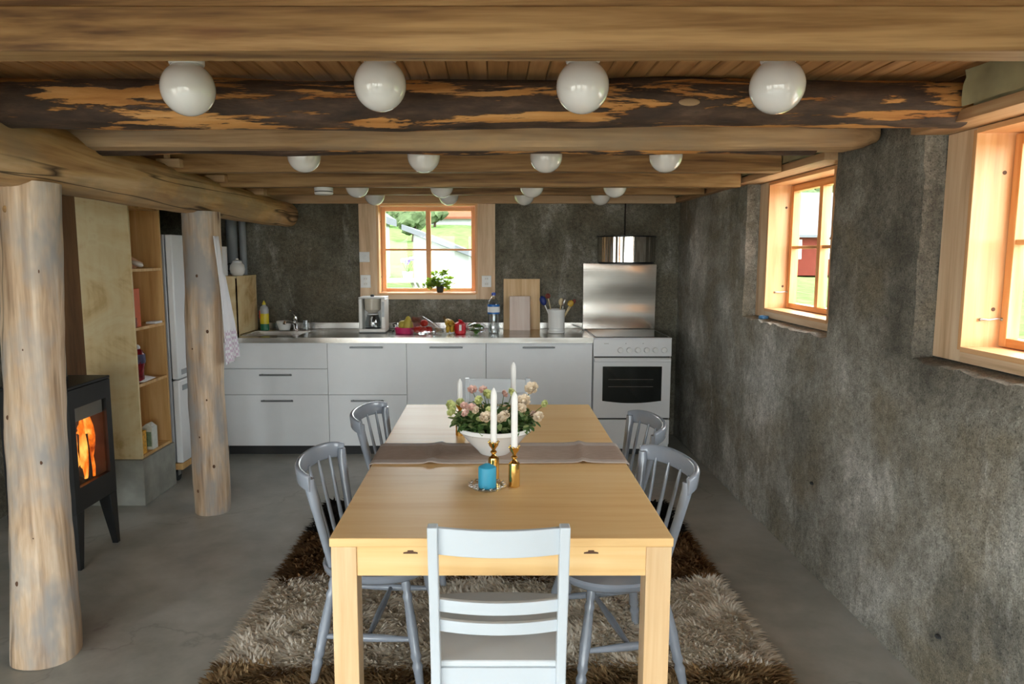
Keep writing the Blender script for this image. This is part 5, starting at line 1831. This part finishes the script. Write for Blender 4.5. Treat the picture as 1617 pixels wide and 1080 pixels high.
def house(name, label, cat, x0, x1, y0, y1, zb, eave, ridge, wall, roof, over=.4, ridge_axis='x', wins=()):
    t = thing(name, label, cat, ((x0 + x1) / 2, (y0 + y1) / 2, zb))
    hx, hy = (x1 - x0) / 2, (y1 - y0) / 2
    e, r_ = eave - zb, ridge - zb
    if ridge_axis == 'x':
        MB().prism([(-hy, 0), (hy, 0), (hy, e), (0, r_), (-hy, e)], -hx, hx, 'x').build('walls', wall, t)
        s = (r_ - e) / hy
        for sg in (-1, 1):
            yo, zo = sg * (hy + over), e - s * over
            MB().hexa(*([(-hx - over, min(0, yo), (zo if sg < 0 else r_) + .03), (hx + over, min(0, yo), (zo if sg < 0 else r_) + .03), (hx + over, max(0, yo), (r_ if sg < 0 else zo) + .03), (-hx - over, max(0, yo), (r_ if sg < 0 else zo) + .03)],
                        [(-hx - over, min(0, yo), (zo if sg < 0 else r_) + .18), (hx + over, min(0, yo), (zo if sg < 0 else r_) + .18), (hx + over, max(0, yo), (r_ if sg < 0 else zo) + .18), (-hx - over, max(0, yo), (r_ if sg < 0 else zo) + .18)])).build('roof_slope', roof, t)
    else:
        MB().prism([(-hx, 0), (hx, 0), (hx, e), (0, r_), (-hx, e)], -hy, hy, 'y').build('walls', wall, t)
        s = (r_ - e) / hx
        for sg in (-1, 1):
            xo, zo = sg * (hx + over), e - s * over
            za, zb_ = (zo, r_) if sg < 0 else (r_, zo)
            a, b = min(0, xo), max(0, xo)
            MB().hexa([(a, -hy - over, za + .03), (b, -hy - over, zb_ + .03), (b, hy + over, zb_ + .03), (a, hy + over, za + .03)],
                      [(a, -hy - over, za + .18), (b, -hy - over, zb_ + .18), (b, hy + over, zb_ + .18), (a, hy + over, za + .18)]).build('roof_slope', roof, t)
    for wx, wz, ww, wh in wins:
        f = MB().box(wx - ww / 2, wx + ww / 2, -hy - .06, -hy - .005, wz, wz + wh).build('window', M['house_white'], t)
        cols, rows = 2, 3
        for c_ in range(cols):
            for r2 in range(rows):
                pw, ph = (ww - .09 * (cols + 1)) / cols, (wh - .09 * (rows + 1)) / rows
                a, b = wx - ww / 2 + .09 + c_ * (pw + .09), wz + .09 + r2 * (ph + .09)
                MB().box(a, a + pw, -hy - .075, -hy - .061, b, b + ph).build('pane', M['pane_dark'], f)
    return t


# red barn beyond the right-hand windows
wins = []
for k in range(9):
    wins.append((-8.05 + k * 1.95 + (.15 if k % 2 else 0), 1.05, .82, 1.25))
house('red_barn', 'long red wooden barn with white windows beyond the meadow', 'barn', 18.4, 36.5, 46.5, 54, .2, 2.95, 5.6, M['barn_red'], M['roof_grey'], .5, 'x', wins)
# buildings beyond the counter window
house('white_house', 'white wooden house at the left edge of the counter window view', 'house', -9.5, -2.40, 15.5, 16.6, .8, 2.25, 4.6, M['house_white'], M['roof_grey'], .15, 'y')
house('hill_house', 'small house with red roof far up the hillside', 'house', -4.6, -1.5, 50, 54, 3.2, 4.1, 5.2, M['house_white'], M['roof_red'], .3, 'x')
sh = thing('garden_shed', 'white shed with sloping roof outside the counter window', 'shed', (.14, 11.0, .58))
MB().prism([(-1.36, 0), (1.6, 0), (1.6, .12), (-1.36, 1.26)], 0, 2.2, 'y').build('walls', M['house_white'], sh)
MB().prism([(-1.52, 1.33), (1.75, .07), (1.75, .15), (-1.52, 1.41)], -.2, 2.4, 'y').build('roof', M['roof_grey'], sh)
for k in range(14):
    MB().box(-1.25 + k * .2, -1.24 + k * .2, -.012, 0, .0, 1.12 - .385 * (k * .2 + .1)).build('batten', M['house_white'], sh)


def tree(label, x, y, h, r_, seed, name='broadleaf_tree'):
    z = ground_z(x, y)
    t = thing(name, label, 'tree', (x, y, z), 0, 'trees outdoors')
    MB().tube([(0, 0, -.2), (.05, 0, h * .3), (0, .05, h * .6)], [.12 * r_, .09 * r_, .05 * r_], 8).build('trunk', M['trunk'], t)
    mb = MB()
    rr = random.Random(seed)
    for k in range(26):
        a, u = rr.uniform(0, 6.28), rr.uniform(-.8, 1)
        q = math.sqrt(1 - u * u) * r_ * .62
        s = MB().sphere((q * math.cos(a), q * math.sin(a), h * .62 + u * h * .30), r_ * rr.uniform(.30, .48), 10, 7)
        s.v = [tuple(Vector(p) + Vector((1, 1, 1)) * .28 * r_ * mnoise.noise(Vector(p) * (2.6 / r_) + Vector((seed, 0, 0)))) for p in s.v]
        mb.add(s.v, s.f)
    mb.build('crown', M['foliage'], t, smooth=0)


for k, (lab, x, y, h, r_) in enumerate((
        ('round green tree on the slope behind the shed', -3.45, 31, 1.9, .9), ('leafy tree left of the red-roofed hill house', -6.9, 47, 1.8, 1.1),
        ('leafy tree right of the red-roofed hill house', -.3, 48, 1.7, 1.0), ('bushy tree at the hill house gable', -3.9, 47.5, 1.6, .8),
        ('tall tree rising behind the left end of the barn roof', 22, 64, 7.0, 3.4), ('broad tree behind the middle of the barn roof', 30, 68, 8, 4.2),
        ('tree on the ridge left of the barn', 14, 70, 8, 4.2), ('tree behind the right end of the barn roof', 39, 66, 8, 4.2))):
    tree(lab, x, y, h, r_, k + 3)

gt = thing('garden_table', 'white garden table outside the counter window', 'garden table', (-1.18, 8.6, ground_z(-1.18, 8.6)))
MB().box(-.42, .42, -.3, .3, .28, .31).build('top', M['deck_table'], gt)
for sx in (-1, 1):
    for sy in (-1, 1):
        MB().tube([(sx * .22, sy * .22, .28), (sx * .36, sy * .26, 0)], .018, 6).build('leg', M['wood_grey'], gt)
zt = ground_z(-1.18, 8.6) + .311
for k, (x, y, hh, lab, fl) in enumerate(((-1.02, 8.5, .16, 'violet flower in a pot on the garden table', 'flower_violet'), (-1.38, 8.55, .08, 'low green plant in a pot on the garden table', 'foliage'))):
    pf = thing('potted_flower', lab, 'plant', (x, y, zt))
    MB().lathe([(.05, 0), (.065, .09), (.06, .09), (.05, .08)], 14, cap1=False).build('pot', M['wood_grey'], pf)
    mb = MB()
    for q in range(9):
        a = random.uniform(0, 6.28)
        mb.tube([(0, 0, .07), (.07 * math.cos(a), .07 * math.sin(a), .09 + hh * random.uniform(.5, 1))], .004, 5)
    mb.build('stems', M['stem'], pf)
    mb = MB()
    for q in range(12):
        a, r_ = random.uniform(0, 6.28), random.uniform(0, .08)
        mb.sphere((r_ * math.cos(a), r_ * math.sin(a), .1 + hh * random.uniform(.6, 1.0)), .025, 8, 5)
    mb.build('blossoms', M[fl], pf)
